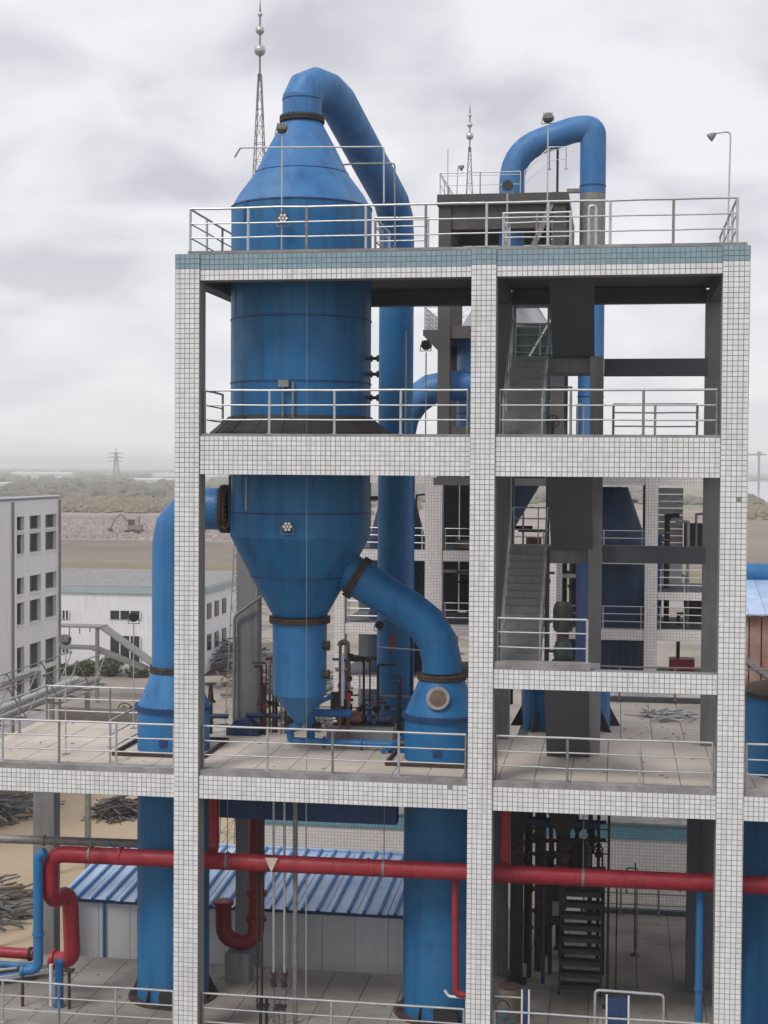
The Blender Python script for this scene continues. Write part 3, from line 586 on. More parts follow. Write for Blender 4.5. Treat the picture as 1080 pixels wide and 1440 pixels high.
for x, r, z0, mt, lab in ((1.72,.022,6.2,'black_steel','thinnest dark conduit at left in front of the blue roofed shed'), (1.84,.032,6.2,'black_steel','second dark conduit from left in front of the shed'),
        (2.14,.032,7.2,'galv','left of two pale conduits running down to valves before the shed'), (2.42,.032,7.2,'galv','right of two pale conduits running down to valves before the shed'),
        (2.70,.062,ZD,'galv_dark','thickest grey pipe of the row in front of the shed'), (2.98,.016,6.6,'galv','thin bright wire right of the thick grey pipe')):
    pipe('conduit', lab, [(x,1.5,11.85),(x+.02,1.5,z0)], r, mt, n=8, cat='conduit')
for x, lab in ((2.16,'left gate valve on the pale conduits before the shed'), (2.44,'right gate valve on the pale conduits before the shed')):
    v = thing('gate_valve', lab, 'valve', (x,1.5,ZD), 'gate valves before the shed')
    part('body', MB().disc((x,1.5,7.18),(0,0,1),.085,.05).tube([(x,1.5,7.2),(x,1.5,6.85)],[.05,.075],10).disc((x,1.5,6.86),(0,0,1),.085,.05), 'rust', v, smooth=30)
    part('handwheel', MB().wheel((x,1.36,7.02),(0,1,0),.07,.01), 'black_steel', v); part('stem', MB().tube([(x,1.5,7.02),(x,1.36,7.02)],.015,6), 'black_steel', v)
    part('pipe', MB().tube([(x,1.5,6.88),(x,1.5,ZD-.02)],.035,8), 'galv_dark', v, smooth=30)
single('lightning_cable', MB().tube([(3.12,0.62,24.8),(3.14,0.62,19.0),(3.17,0.62,12.55)], 0.008, 6), 'galv_dark', 'thin pale cable hanging in front of the blue tower', 'cable', (3.17,0.62,12.5))
pipe('conduit', 'grey conduit bracket reaching across the tower cone to a bent drop', [(1.12,1.35,27.68),(1.35,1.0,27.83),(4.93,1.0,27.76),(4.94,1.0,26.4)], 0.022, 'galv', n=8, cat='conduit', rad=.08)
pipe('conduit', 'shorter grey conduit below the first beside the overhead duct', [(3.86,1.35,27.42),(4.2,1.0,27.37),(5.20,1.0,27.35),(5.22,1.0,25.2)], 0.022, 'galv_dark', n=8, cat='conduit', rad=.08)
pipe('conduit', 'thin vertical conduit before the downcomer on the third floor', [(4.94,5.0,Z3),(4.94,5.0,23.66)], 0.022, 'galv', n=8, cat='conduit')
pipe('roof_vent_pipe', 'grey double vent pipe with hooked top on the right of the roof', [(9.83,4.0,ZR),(9.83,4.0,26.74),(10.0,4.0,26.74),(10.0,4.0,ZR)], 0.045, 'galv', n=10, rad=.08)
pipe('hooked_vent_pipe', 'hooked grey vent pipe on the third floor beside the blue leg', [(9.6,3.0,Z3),(9.6,3.0,21.6),(9.75,3.0,21.6),(9.75,3.0,Z3)], 0.03, 'galv', n=10, rad=.08)

# ------------------------------------------------------------------ floodlights on poles
def lamp(t, p, d, r=0.14, white=False):
    p = Vector(p); d = Vector(d).normalized(); a = Vector((0,0,1)); u = d.cross(a).normalized(); v = u.cross(d)
    part('lamp_housing', MB().tube([p-d*.07, p-d*.03, p+d*.05], [r*.55, r*.95, r], 20), 'lamp_body', t, smooth=30)
    fins = MB()
    for k in range(-3, 4): fins.bar(p-d*.07+u*(k*r*.26)-v*r*.7, p-d*.07+u*(k*r*.26)+v*r*.7, .012, .05)
    part('cooling_fins', fins, 'galv_dark', t)
    if white:
        for k in range(7):
            c = p+d*.056+((u*math.cos(2*math.pi*k/6)+v*math.sin(2*math.pi*k/6))*r*.60 if k < 6 else Vector((0,0,0)))
            part('led_lens', MB().disc(c, d, r*.25, .02, 10), 'lamp_white', t, smooth=30)
    else: part('lens', MB().disc(p+d*.052, d, r*.9, .006, 20), 'window_dark', t)
    br = MB(); br.bar(p-u*(r+.01), p-u*(r+.01)-v*(r+.05), .02); br.bar(p+u*(r+.01), p+u*(r+.01)-v*(r+.05), .02); br.bar(p-u*(r+.02)-v*(r+.05), p+u*(r+.02)-v*(r+.05), .02)
    part('yoke', br, 'galv_dark', t)
cdir = Vector((0.25,-1,-0.05))
def flood(label, base, hz, white=False, d=None, extra=None, r=0.14):
    t = thing('floodlight', label, 'floodlight', base, 'round floodlights')
    part('pole', MB().tube([base, (base[0], base[1], hz-r-.06)], 0.018, 8), 'galv', t, smooth=40)
    part('foot', MB().box((base[0]-.09, base[1]-.09, base[2]-.01), (base[0]+.09, base[1]+.09, base[2]+.015)), 'galv_dark', t)
    lamp(t, (base[0], base[1], hz), d or (0.1,0.9,-0.45), r, white)
    if extra: lamp(t, (base[0]+.05, base[1]-.1, extra), cdir, r, True)
    return t
flood('floodlight pole at the tower cone carrying a second white rosette lamp low down', (2.40,1.0,ZR), 28.28, extra=26.06)
flood('floodlight on a thin pole on the third floor beside the downcomer', (5.49,5.0,Z3-.02), 23.28)
flood('floodlight on a thin pole at the back of the left platform near the tank', (-2.92,5.7,ZP), 15.68, d=cdir)
flood('floodlight on a thin pole at the left platform edge before the white building', (-3.42,1.7,ZP), 15.47)
flood('floodlight on a tall roof pole in front of the arched duct', (8.80,3.0,ZR), 28.81)
flood('floodlight on a short roof pole left of the arched duct', (7.76,3.4,ZR), 27.2, d=cdir)
tf = thing('floodlight', 'white rosette floodlight fixed to the lower shell of the tower', 'floodlight', (2.56,1.15,18.5), 'round floodlights')
lamp(tf, (2.56,1.05,18.50), cdir, 0.14, True); part('bracket', MB().bar((2.56,1.1,18.38),(2.56,1.25,18.32),.03), 'black_steel', tf)
tf = thing('floodlight', 'small round lamp fixed to the downcomer under the sloping duct', 'floodlight', (3.72,8.2,15.3), 'round floodlights')
lamp(tf, (3.74,8.25,15.34), cdir, 0.13); part('bracket', MB().bar((3.74,8.2,15.2),(3.85,8.6,15.15),.03), 'black_steel', tf)
def goose(label, base, h, reach, r=0.022):
    t = thing('gooseneck_lamp', label, 'lamp', base, 'gooseneck lamps'); x, y, z = base
    part('pole', MB().tube(ell([(x,y,z),(x+.06,y,z+h),(x+.04-reach,y,z+h-.05)], .16), r, 8), 'galv', t, smooth=40)
    e_ = Vector((x+.04-reach,y,z+h-.05)); part('lamp_head', MB().tube([e_, e_+Vector((-.08,0,-.05)), e_+Vector((-.17,0,-.12))], [.03,.08,.12], 14), 'galv_dark', t, smooth=30)
    part('foot', MB().box((x-.08,y-.08,z-.01),(x+.08,y+.08,z+.02)), 'galv_dark', t)
    return t
goose('gooseneck lamp at the back right corner of the tiled roof', (13.42,5.6,ZR+.03), 3.78, 0.36)
goose('gooseneck lamp on the dark concrete tower behind the roof', (4.38,22.5,30.0), 1.6, -0.25, .02)

# ------------------------------------------------------------------ pumps and pipework under the hopper
pw = thing('pump_pipework', 'blue pump pipework on the platform floor under the hopper outlet', 'pipework', (2.6,3.4,ZP))
part('pipe_run', MB().tube(ell([(TX,TY,13.32),(TX-.1,TY+.3,13.1),(2.08,3.7,13.1),(2.08,3.7,12.68),(5.0,3.7,12.66)], .14), .10, 16), 'blue_light', pw, smooth=30)
part('pipe_run', MB().tube(ell([(2.60,3.9,12.7),(2.60,3.9,13.42),(3.70,3.9,13.42)], .14), .11, 16), 'blue', pw, smooth=30)
part('pipe_run', MB().tube(ell([(TX,TY,13.36),(2.9,3.8,13.75),(3.3,4.3,13.9)], .1), .06, 12), 'blue_faded', pw, smooth=30)
for p, d in (((2.08,3.7,12.95),(0,0,1)),((2.60,3.9,13.0),(0,0,1)),((3.0,3.7,12.67),(1,0,0)),((4.0,3.7,12.66),(1,0,0)),((3.3,3.9,13.42),(1,0,0))):
    part('flange', MB().disc(p, d, .155, .05, 18), 'blue', pw, smooth=30)
part('valve', MB().disc((2.08,3.7,13.2),(1,0,0),.13,.16,14).wheel((2.08,3.5,13.25),(0,1,0),.12).tube([(2.08,3.7,13.25),(2.08,3.5,13.25)],.02,6), 'black_steel', pw, smooth=30)
part('valve', MB().disc((2.75,3.9,13.05),(1,0,0),.13,.2,14).wheel((2.85,3.65,13.05),(0,1,0),.11).tube([(2.8,3.9,13.05),(2.85,3.65,13.05)],.02,6), 'black_steel', pw, smooth=30)
part('pipe_support', MB().box((4.75,3.45,ZP-.02),(5.25,3.95,12.58)).bar((4.6,3.3,12.52),(5.2,3.5,12.95),.1), 'blue', pw)
single('pump_plinth', MB().box((2.95,4.3,ZP-.03),(4.75,5.1,12.98)), 'concrete', 'grey green concrete plinth carrying the pumps', 'plinth', (3.9,4.7,ZP))
def pump(label, x, y, z, s, mt):
    t = thing('pump', label, 'pump', (x,y,z), 'pumps on the plinth')
    part('volute', MB().disc((x,y,z+.22*s),(1,0,0),.2*s,.16*s,20).tube([(x,y,z+.3*s),(x,y,z+.58*s)],.07*s,12).disc((x,y,z+.58*s),(0,0,1),.11*s,.04*s), mt, t, smooth=30)
    part('motor', MB().tube([(x+.25*s,y,z+.22*s),(x+.7*s,y,z+.22*s)],.15*s,18).disc((x+.26*s,y,z+.22*s),(1,0,0),.175*s,.04*s), mt, t, smooth=30)
    for k in range(7): part('motor_fin', MB().disc((x+(.34+k*.05)*s,y,z+.22*s),(1,0,0),.168*s,.014*s,18), mt, t, smooth=30)
    part('fan_cover', MB().tube([(x+.7*s,y,z+.22*s),(x+.82*s,y,z+.22*s)],[.16*s,.13*s],18), 'black_steel', t, smooth=30)
    part('base_frame', MB().box((x-.2*s,y-.18*s,z-.005),(x+.85*s,y+.18*s,z+.06*s)), 'black_steel', t)
    part('terminal_box', MB().box((x+.4*s,y-.07*s,z+.36*s),(x+.58*s,y+.07*s,z+.46*s)), mt, t)
pump('left pump with rusty motor on the plinth under the hopper', 3.25, 4.7, 12.98, 0.85, 'rust_light')
pump('right pump with dark blue motor on the plinth under the hopper', 4.05, 4.7, 12.98, 0.8, 'deep_blue')
pump('blue pump standing on the floor at the foot of the downcomer', 4.75, 5.6, ZP, 1.35, 'deep_blue')
sg = thing('standpipe_manifold', 'tall rusty standpipe loop with pale tube beside the hopper barrel', 'pipework', (3.4,4.2,ZP))
part('standpipe', MB().tube(ell([(3.33,4.2,ZP),(3.33,4.2,15.25),(3.55,4.2,15.25),(3.55,4.2,ZP)], .14), .042, 10), 'rust_light', sg, smooth=30)
part('top_bend', MB().tube(arc((3.44,15.2), .13, 0, 180, 8, 'xz', 4.12), .05, 10), 'galv_dark', sg, smooth=30)
part('sight_tube', MB().tube([(3.42,4.05,13.6),(3.42,4.05,15.0)], .038, 10), 'white_paint', sg, smooth=30)
part('header', MB().tube([(3.5,4.3,14.85),(4.25,4.6,14.82)], .05, 10), 'black_steel', sg, smooth=30)
for k, (x, z) in enumerate(((3.62,14.9),(3.85,14.85),(4.1,14.83),(3.6,13.9),(3.58,14.3),(3.36,14.1))):
    part('valve', MB().disc((x,4.3,z),(1,0,0),.07,.1,12).wheel((x,4.12,z+.02),(0,1,0),.075,.01).tube([(x,4.3,z),(x,4.12,z+.02)],.012,6), ('black_steel','rust','green_steel')[k % 3], sg, smooth=30)
part('control_box', MB().box((3.10,4.05,13.45),(3.30,4.2,13.95)), 'black_steel', sg)
part('tag', MB().box((3.52,4.0,13.75),(3.66,4.03,13.95)), 'red', sg)
pipe('horizontal_tube', 'thin pale tube crossing behind the sloping duct on the platform', [(3.9,6.9,14.85),(6.4,6.9,14.72)], .022, 'galv', n=8)
for i, (x, y) in enumerate(((-0.55,5.3),(0.9,5.6),(5.4,5.9))):
    t = thing('hydrant_valve', ('black upright valve with wheel behind the first tiled column','black upright valve with wheel right of the rear concrete column','black upright valve with wheel behind the right tank')[i], 'valve', (x,y,ZP))
    part('riser', MB().tube([(x,y,ZP-.02),(x,y,13.5)], .06, 12), 'black_steel', t, smooth=30)
    part('bonnet', MB().tube([(x,y,13.4),(x,y,13.85)], [.1,.05], 12).disc((x,y,13.4),(0,0,1),.14,.05), 'rust', t, smooth=30)
    part('handwheel', MB().wheel((x,y,13.9),(0,0,1),.14,.014), 'black_steel', t)
    part('cross_pipe', MB().tube([(x-.5,y,13.0),(x+.5,y,13.0)], .07, 12), 'deep_blue', t, smooth=30)
single('blue_tarp_bundle', MB().box((-0.05,5.1,ZP),(0.85,5.6,12.72)).prism([(-.0,12.71),(0.8,12.71),(0.6,12.95),(0.2,12.92)], 'y', 5.12, 5.55), 'deep_blue', 'low blue covered box on the floor by the rear column', 'box', (0.4,5.3,ZP))
pipe('column_drain_pipe', 'grey drain pipe strapped to the rear left column with slanted branch', [(-0.02,5.86,ZP),(-0.02,5.86,15.75),(1.35,5.7,16.75)], .045, 'galv_dark', n=10)
# vertical pump on the stair landing level
vp = thing('vertical_pump', 'dark vertical motor pump standing beside the lower stair flight', 'pump', (9.36,1.2,ZM))
part('base', MB().box((9.1,0.95,ZM+.0),(9.62,1.45,ZM+.08)), 'black_steel', vp)
part('gearbox', MB().lathe((9.36,1.2), [(.2,ZM+.08),(.24,ZM+.3),(.17,ZM+.55)], 18), 'green_steel', vp, smooth=30)
part('coupling', MB().lathe((9.36,1.2), [(.14,ZM+.55),(.14,ZM+.8)], 14).box((9.22,1.08,ZM+.55),(9.27,1.3,ZM+.85)).box((9.45,1.08,ZM+.55),(9.5,1.3,ZM+.85)), 'rust', vp, smooth=30)
part('motor', MB().lathe((9.36,1.2), [(.22,ZM+.8),(.22,ZM+1.42),(.17,ZM+1.5)], 20), 'black_steel', vp, smooth=30)
for k in range(12):
    a = 2*math.pi*k/12; part('motor_fin', MB().box((-.01,.2,0),(.01,.245,.5)), 'green_steel', vp); o = list(vp.children)[-1]; o.data.transform(Matrix.Translation((9.36-WL[vp].x,1.2-WL[vp].y,ZM+.86-WL[vp].z)) @ Matrix.Rotation(a,4,'Z') @ Matrix.Translation(WL[vp]))
part('side_pipe', MB().tube(ell([(9.15,1.2,ZM+.3),(9.0,1.2,ZM+.3),(9.0,1.2,ZM+1.0),(9.12,1.2,ZM+1.05)], .08), .035, 10), 'black_steel', vp, smooth=30)
single('standing_pipe', MB().tube([(8.96,1.9,ZM-.1),(8.96,1.9,18.0)], .035, 8).tube([(8.96,1.9,17.4),(9.12,1.9,17.4)], .03, 8).disc((8.96,1.9,17.2),(0,0,1),.06,.1), 'black_steel', 'thin dark pipe with tap beside the stair flight', 'pipe', (8.96,1.9,ZM), smooth=30)
bx = thing('junction_wheel', 'black wheel valve on a short stem on the third floor by the stair', 'valve', (9.05,1.6,Z3))
part('stem', MB().tube([(9.05,1.6,Z3-.02),(9.05,1.6,21.1)], .04, 8), 'black_steel', bx); part('handwheel', MB().wheel((9.05,1.5,21.12),(0,1,0),.15,.02), 'black_steel', bx)

# ------------------------------------------------------------------ bottom deck equipment
ss = thing('steel_steps', 'dark green steel steps with landing on the bottom deck', 'steps', (9.8,4.8,ZD))
for x in (9.22, 10.32): part('stringer', MB().bar((x,4.75,ZD),(x,6.5,8.30),.05,.18), 'green_steel', ss); part('handrail', MB().tube(ell([(x,4.8,ZD+.5),(x,4.9,ZD+.95),(x,6.5,9.2),(x,7.6,9.2),(x,7.6,8.3)], .1), .02, 8), 'black_steel', ss)
for k in range(9):
    y = 4.85+k*.19; z = ZD+.22+k*.262; part('tread', MB().box((9.25,y,z),(10.29,y+.26,z+.03)), 'green_steel', ss); part('riser', MB().box((9.25,y+.24,z-.2),(10.29,y+.255,z-.002)), 'dark_shaded_concrete', ss)
part('landing', MB().box((9.15,6.5,8.22),(10.4,7.7,8.31)), 'green_steel', ss)
for x, y in ((9.2,7.6),(10.34,7.6),(9.2,6.55),(10.34,6.55)): part('leg', MB().box((x-.05,y-.05,ZD-.02),(x+.05,y+.05,8.22)), 'black_steel', ss)
def hopper(label, x0, x1, y, z1):
    t = thing('feed_hopper', label, 'hopper', ((x0+x1)/2, y, 8.4)); cx = (x0+x1)/2; w = (x1-x0)/2
    mb = MB().add([(cx-w,y-w,z1),(cx+w,y-w,z1),(cx+w,y+w,z1),(cx-w,y+w,z1),(cx-.16,y-.16,z1-.75),(cx+.16,y-.16,z1-.75),(cx+.16,y+.16,z1-.75),(cx-.16,y+.16,z1-.75)], [(0,1,2,3),(7,6,5,4),(0,4,5,1),(1,5,6,2),(2,6,7,3),(3,7,4,0)])
    part('funnel', mb, 'black_steel', t); part('spout', MB().tube([(cx,y,z1-.72),(cx,y,8.35)], .10, 12), 'black_steel', t, smooth=30)
    for z in (10.0, 9.55, 9.1): part('flange', MB().disc((cx,y,z),(0,0,1),.16,.07,16), 'rust', t, smooth=30)
    part('valve', MB().disc((cx,y,9.75),(0,1,0),.16,.22,16).wheel((cx+.28,y-.1,9.75),(1,0,0),.13,.014).tube([(cx,y,9.75),(cx+.28,y-.1,9.75)],.02,6), 'rust', t, smooth=30)
    part('valve', MB().disc((cx,y,9.3),(0,1,0),.13,.2,16).wheel((cx+.24,y-.12,9.32),(1,0,0),.11,.014).tube([(cx,y,9.3),(cx+.24,y-.12,9.32)],.02,6), 'black_steel', t, smooth=30)
hopper('black feed hopper hanging above the steel steps', 8.87, 9.75, 4.3, 11.1)
hopper('black feed hopper hanging beside the middle column', 7.80, 8.45, 4.3, 11.1)
pipe('black_header_pipe', 'black horizontal header pipe passing above the steel steps', [(8.1,5.2,10.45),(10.25,5.2,10.42)], .12, 'deep_blue', collars=[((10.2,5.2,10.42),(1,0,0))])
for i, (x, y, z0, z1, w) in enumerate(((8.02,5.6,ZD,11.8,.34),(8.62,8.0,ZD,11.8,.16),(9.05,8.6,ZD,11.8,.16))):
    single('steel_column', MB().box((x-w/2,y-w/2,z0-.03),(x+w/2,y-.02+w/2,z1)).box((x-w*.8,y-w*.8,z0-.02),(x+w*.8,y+w*.8,z0+.03)), 'black_steel', ('thick dark post between the middle column and the steel steps','thin dark post behind the black hopper by the middle column','thin dark post behind the steel steps')[i], 'post', (x,y,z0))
mc = thing('mixing_machine', 'dark boxy machine with pipes behind the steel steps', 'machine', (9.0,8.2,ZD))
part('body', MB().box((8.7,7.9,ZD+.9),(9.15,8.6,8.4)), 'dark_shaded_concrete', mc); part('drum', MB().lathe((9.55,8.4), [(.42,8.35),(.42,9.0),(.25,9.2)], 20), 'black_steel', mc, smooth=30)
for k, (x, z) in enumerate(((8.9,8.9),(9.3,9.5),(10.05,9.4),(9.6,9.7),(10.2,9.0),(8.75,8.5))):
    part('valve', MB().disc((x,7.8,z),(1,0,0),.1,.16,12).wheel((x,7.6,z),(0,1,0),.1,.014).tube([(x,7.8,z),(x,7.6,z)],.02,6).tube([(x,7.8,z-.4),(x,7.8,z+.45)],.04,8), ('black_steel','rust','black_steel')[k % 3], mc, smooth=30)
for x in (8.72, 9.12): part('leg', MB().box((x-.05,7.95,ZD-.02),(x+.05,8.05,ZD+.92)), 'black_steel', mc)
part('white_panel', MB().box((8.9,7.86,7.1),(9.08,7.9,7.5)), 'white_paint', mc)
for z in (9.0, 9.35, 9.7): part('guard_rail', MB().tube([(8.6,7.7,z),(10.5,7.7,z)], .02, 8), 'black_steel', mc)
for x in (8.6, 9.55, 10.5): part('guard_post', MB().tube([(x,7.7,8.3),(x,7.7,9.7)], .022, 8), 'black_steel', mc)
for i, (x, y, z1, r) in enumerate(((10.50,4.0,11.0,.035),(10.72,5.2,8.9,.02),(11.25,8.4,8.6,.02))):
    single('pole', MB().tube([(x,y,ZD-.02),(x,y,z1)], r, 8).box((x-.12,y-.12,ZD-.01),(x+.12,y+.12,ZD+.03)), 'black_steel', ('tall black pole right of the steel steps','thin pole right of the tall black pole','thin pole standing alone in the middle of the paved deck')[i], 'pole', (x,y,ZD), smooth=30)
pipe('bent_pole', 'thin hooked pipe on the paved deck near its back railing', [(11.3,8.0,ZD),(11.3,8.0,8.55),(11.0,8.0,8.55),(11.0,8.0,7.8)], .022, 'galv_dark', n=8, cat='pole')
for i, (x0, x1) in enumerate(((8.47,8.64),(10.50,11.02))):
    t = thing('hatch_barrier', ('narrow blue panel in a white frame at the bottom edge','wide blue panel in a white frame at the bottom edge')[i], 'panel', ((x0+x1)/2,0.85,ZD))
    part('sheet', MB().box((x0,0.85,ZD+.02),(x1,0.89,7.28)), 'deep_blue', t)
    for x in (x0, x1): part('frame_tube', MB().tube([(x,0.84,ZD-.02),(x,0.84,7.36)], .024, 8), 'white_paint', t, smooth=30)
    for z in (6.4, 6.85): part('slat', MB().box((x0+.02,0.835,z),(x1-.02,0.852,z+.02)), 'seam', t)
pipe('pipe_hoop', 'pale bent pipe hoop around the wide blue panel at the bottom', [(10.22,1.0,ZD),(10.22,1.0,7.40),(11.85,1.0,7.38),(11.85,1.0,ZD)], .035, 'galv', n=10, rad=.12)
for i, (x, lab) in enumerate(((8.0,'pale hose loops near the bottom edge by the middle column'),)):
    t = thing('hose_reel', lab, 'hose', (8.05,1.0,ZD))
    for k in range(3): part('hose_loop', MB().tube([(8.0+.22*math.cos(a*.5)*(1-k*.12),1.0+.05*k,6.75+.3*math.sin(a*.5)*(1-k*.12)) for a in range(0,13)], .022, 6), 'galv_dark', t, smooth=40)
    part('bar', MB().tube([(7.8,1.0,7.1),(8.5,1.0,7.1)], .02, 8), 'white_paint', t); part('post', MB().tube([(7.85,1.0,ZD),(7.85,1.0,7.1)], .02, 8), 'galv_dark', t)
pm = thing('valve_manifold', 'cluster of small dark valves on two pipes at the bottom left of centre', 'pipework', (2.15,0.9,ZD))
for x in (1.97, 2.12, 2.42, 2.56):
    part('pipe', MB().tube([(x,0.9,ZD-.02),(x,0.9,6.72)], .04, 10), 'black_steel' if x < 2.3 else 'galv_dark', pm, smooth=30)
    part('valve', MB().disc((x,0.9,6.55),(0,1,0),.07,.12,12).wheel((x,0.76,6.58),(0,1,0),.08,.01), 'black_steel', pm, smooth=30)
part('cross_pipe', MB().tube([(1.9,0.9,6.75),(2.7,0.9,6.75)], .03, 8), 'black_steel', pm)
pb = thing('pipe_bundle', 'bundle of green and blue pipes lying at the bottom left corner', 'pipes', (-5.5,2.8,ZD))
for k in range(12):
    x = -6.3+random.random()*1.2; y = 2.0+random.random(); z = ZD+.06+.06*(k//4)
    part('loose_pipe', MB().tube([(x-1.2,y-.2+random.random()*.5,z+.02),(x+.9,y+1.2+random.random()*.6,z+.04)], .045, 8), random.choice(['green_steel','blue_light','silver','silver']), pb, smooth=30)

# ------------------------------------------------------------------ shed with ribbed roof
sh = thing('metal_shed', 'long low shed with ribbed blue-white metal roof behind the tanks', 'shed', (0,9,0))
X0, X1, YE, ZE, YR, ZRG = -5.7, 5.15, 6.95, 7.15, 12.1, 7.55
npan = 12; pw_ = (X1-X0)/npan; sl = (ZRG-ZE)/(YR-YE)
def roof_panel(x0, w, y0, z0, y1, z1, ribs=2):
    prof = []; st_ = w/ribs
    for k in range(ribs):
        b = x0+k*st_; prof += [(b,0),(b+st_*.36,0),(b+st_*.42,.07),(b+st_*.54,.07),(b+st_*.60,0)]
    prof.append((x0+w-.02,0)); mb = MB(); n = len(prof); th = .012
    vs = [(x,y0,z0+h) for x, h in prof]+[(x,y1,z1+h) for x, h in prof]+[(x,y0,z0+h-th) for x, h in prof]+[(x,y1,z1+h-th) for x, h in prof]
    fs = []
    for i in range(n-1): fs += [(i,i+1,n+i+1,n+i),(2*n+i+1,2*n+i,3*n+i,3*n+i+1),(i+1,i,2*n+i,2*n+i+1),(n+i,n+i+1,3*n+i+1,3*n+i)]
    fs += [(0,n,3*n,2*n),(n-1,3*n-1,4*n-1,2*n-1)]
    return mb.add(vs, fs)
for k in range(npan): part('roof_panel', roof_panel(X0+k*pw_, pw_, YE+random.uniform(-.06,.06), ZE+random.uniform(0,.012), YR, ZRG), 'roof_sheet', sh)
for k in range(npan*2):
    x = X0+(k+.48)*pw_/2; part('rib_cap', MB().add([(x-.035,YE-.03,ZE+.088),(x+.035,YE-.03,ZE+.088),(x+.035,YR,ZRG+.078),(x-.035,YR,ZRG+.078),(x-.05,YE-.03,ZE+.02),(x+.05,YE-.03,ZE+.02),(x+.05,YR,ZRG+.01),(x-.05,YR,ZRG+.01)],[(0,1,2,3),(0,4,5,1),(1,5,6,2),(2,6,7,3),(3,7,4,0)]), 'blue_faded', sh)
for k in range(npan-1):
    part('wall_panel', MB().box((X0+.25+k*pw_*1.07, YE+.25, 0), (X0+.25+(k+1)*pw_*1.07-.012, YE+.31, ZE+.0)), 'wall_panel', sh)
part('eave_trim', MB().box((X0,YE+.1,ZE-.13),(X1,YE+.2,ZE-.02)), 'seam', sh)
part('wall', MB().box((X0+.2,YR-.2,0),(X1-.1,YR-.1,ZRG-.02)).box((X1-.2,YE+.32,0),(X1-.1,YR-.202,ZE-.02)).box((X0+.2,YE+.32,0),(X0+.3,YR-.202,ZE-.02)), 'wall_panel', sh)
part('ridge_cap', MB().box((X0,YR-.08,ZRG-.01),(X1,YR+.1,ZRG+.07)), 'roof_sheet', sh)
part('downpipe', MB().tube([(-4.3,YE+.17,0),(-4.3,YE+.17,ZE-.1)], .04, 8), 'blue_light', sh, smooth=30)
# low tiled building with teal band
lb = thing('low_tiled_building', 'low white tiled building with a teal parapet band behind the deck', 'building', (6,21,0))
part('wall', MB().box((-3.0,18.0,0),(18.0,26,6.93)), 'far_tile', lb); part('parapet_band', MB().box((-3.05,17.95,6.932),(18.05,26.05,7.45)), 'far_teal', lb)
part('coping', MB().box((-3.1,17.9,7.452),(18.1,26.1,7.53)), 'kerb', lb)
for x, y, w_, h_ in ((10.3,20.5,1.2,.5),(12.4,22.5,1.6,.35)): part('roof_box', MB().box((x,y,7.53),(x+w_,y+.8,7.53+h_)), 'kerb', lb)
# scrap on the rear of the platform
def sticks(name, label, c, ext, n, L, r, mts, cat='scrap', flat=.25, kind='thing', h=1.0):
    t = thing(name, label, cat, (c[0],c[1],c[2])); groups = {}
    for k in range(n):
        a = random.gauss(0, flat)+random.choice([0.3, 2.2, 1.2]); l_ = L*random.uniform(.4,1); rx = random.gauss(0,.4)*ext[0]; ry = random.gauss(0,.4)*ext[1]
        zz = c[2]+h*random.random()*max(0, 1-math.hypot(rx/ext[0], ry/ext[1]))+r
        p = Vector((c[0]+rx, c[1]+ry, zz)); d = Vector((math.cos(a), math.sin(a), random.uniform(-.12,.18)))*l_/2
        q0, q1 = p-d, p+d; q0.z = max(q0.z, c[2]+r); q1.z = max(q1.z, c[2]+r)
        m_ = random.choice(mts); mb = groups.setdefault(m_, MB())
        if random.random() < .14 and r > .05: mb.bar(p, p+d*random.uniform(.2,.6), random.uniform(.5,1.4), .03)
        elif random.random() < .1 and r > .05: mb.wheel(p, (random.gauss(0,1),random.gauss(0,1),.5), random.uniform(.3,.7), r*.5, 0)
        elif random.random() < .6: mb.bar(q0, q1, r*2*random.uniform(.6,1.6), r*2*random.uniform(.5,1.2))
        else: mb.tube([q0, q1], r*random.uniform(.6,1.2), 6)
    for m_, mb in groups.items(): part('loose_piece', mb, m_, t, kind='stuff')
    return t
sticks('scrap_heap', 'small heap of pale scrap on the empty paved platform', (12.2,10.5,ZP), (1.0,.9), 60, .9, .02, ['galv','kerb','white_paint'], h=.25)

# ------------------------------------------------------------------ dark concrete tower behind the roof
dt = thing('dark_concrete_tower', 'unfinished dark concrete tower frame rising behind the roof', 'building', (6.3,22,0))
for x in (4.0, 8.2):
    for y in (20.0, 24.0): part('column', MB().box((x,y,19.6),(x+.45,y+.45,29.6)), 'sooty_concrete', dt)
part('roof_slab', MB().box((3.95,19.9,29.6),(8.75,24.5,30.0)), 'sooty_concrete', dt)
part('base_deck', MB().box((3.9,19.8,19.32),(8.8,24.95,19.6)), 'sooty_concrete', dt)
for x in (5.45, 8.05): part('support_column', MB().box((x,20.1,0),(x+.38,20.5,19.32)), 'far_tile', dt)
for z0, z1 in ((28.75,29.6),(24.75,25.2),(21.2,21.5)):
    part('beam', MB().box((4.45,20.1,z0),(8.2,20.4,z1)), 'sooty_concrete', dt); part('beam', MB().box((4.45,24.1,z0),(8.2,24.4,z1)), 'sooty_concrete', dt)
    part('beam', MB().box((4.05,20.45,z0),(4.35,24.0,z1)), 'sooty_concrete', dt); part('beam', MB().box((8.28,20.45,z0),(8.58,24.0,z1)), 'sooty_concrete', dt)
part('bracket_slab', MB().prism([(3.45,25.05),(3.45,24.85),(4.0,24.3),(4.0,25.05)], 'y', 20.0, 24.4), 'sooty_concrete', dt)
part('floor_slab', MB().box((4.3,20.3,25.0),(8.3,24.2,25.18)), 'sooty_concrete', dt)
part('stair_string', MB().bar((7.3,20.0,27.6),(8.3,20.0,30.0),.08,.2), 'galv_dark', dt)
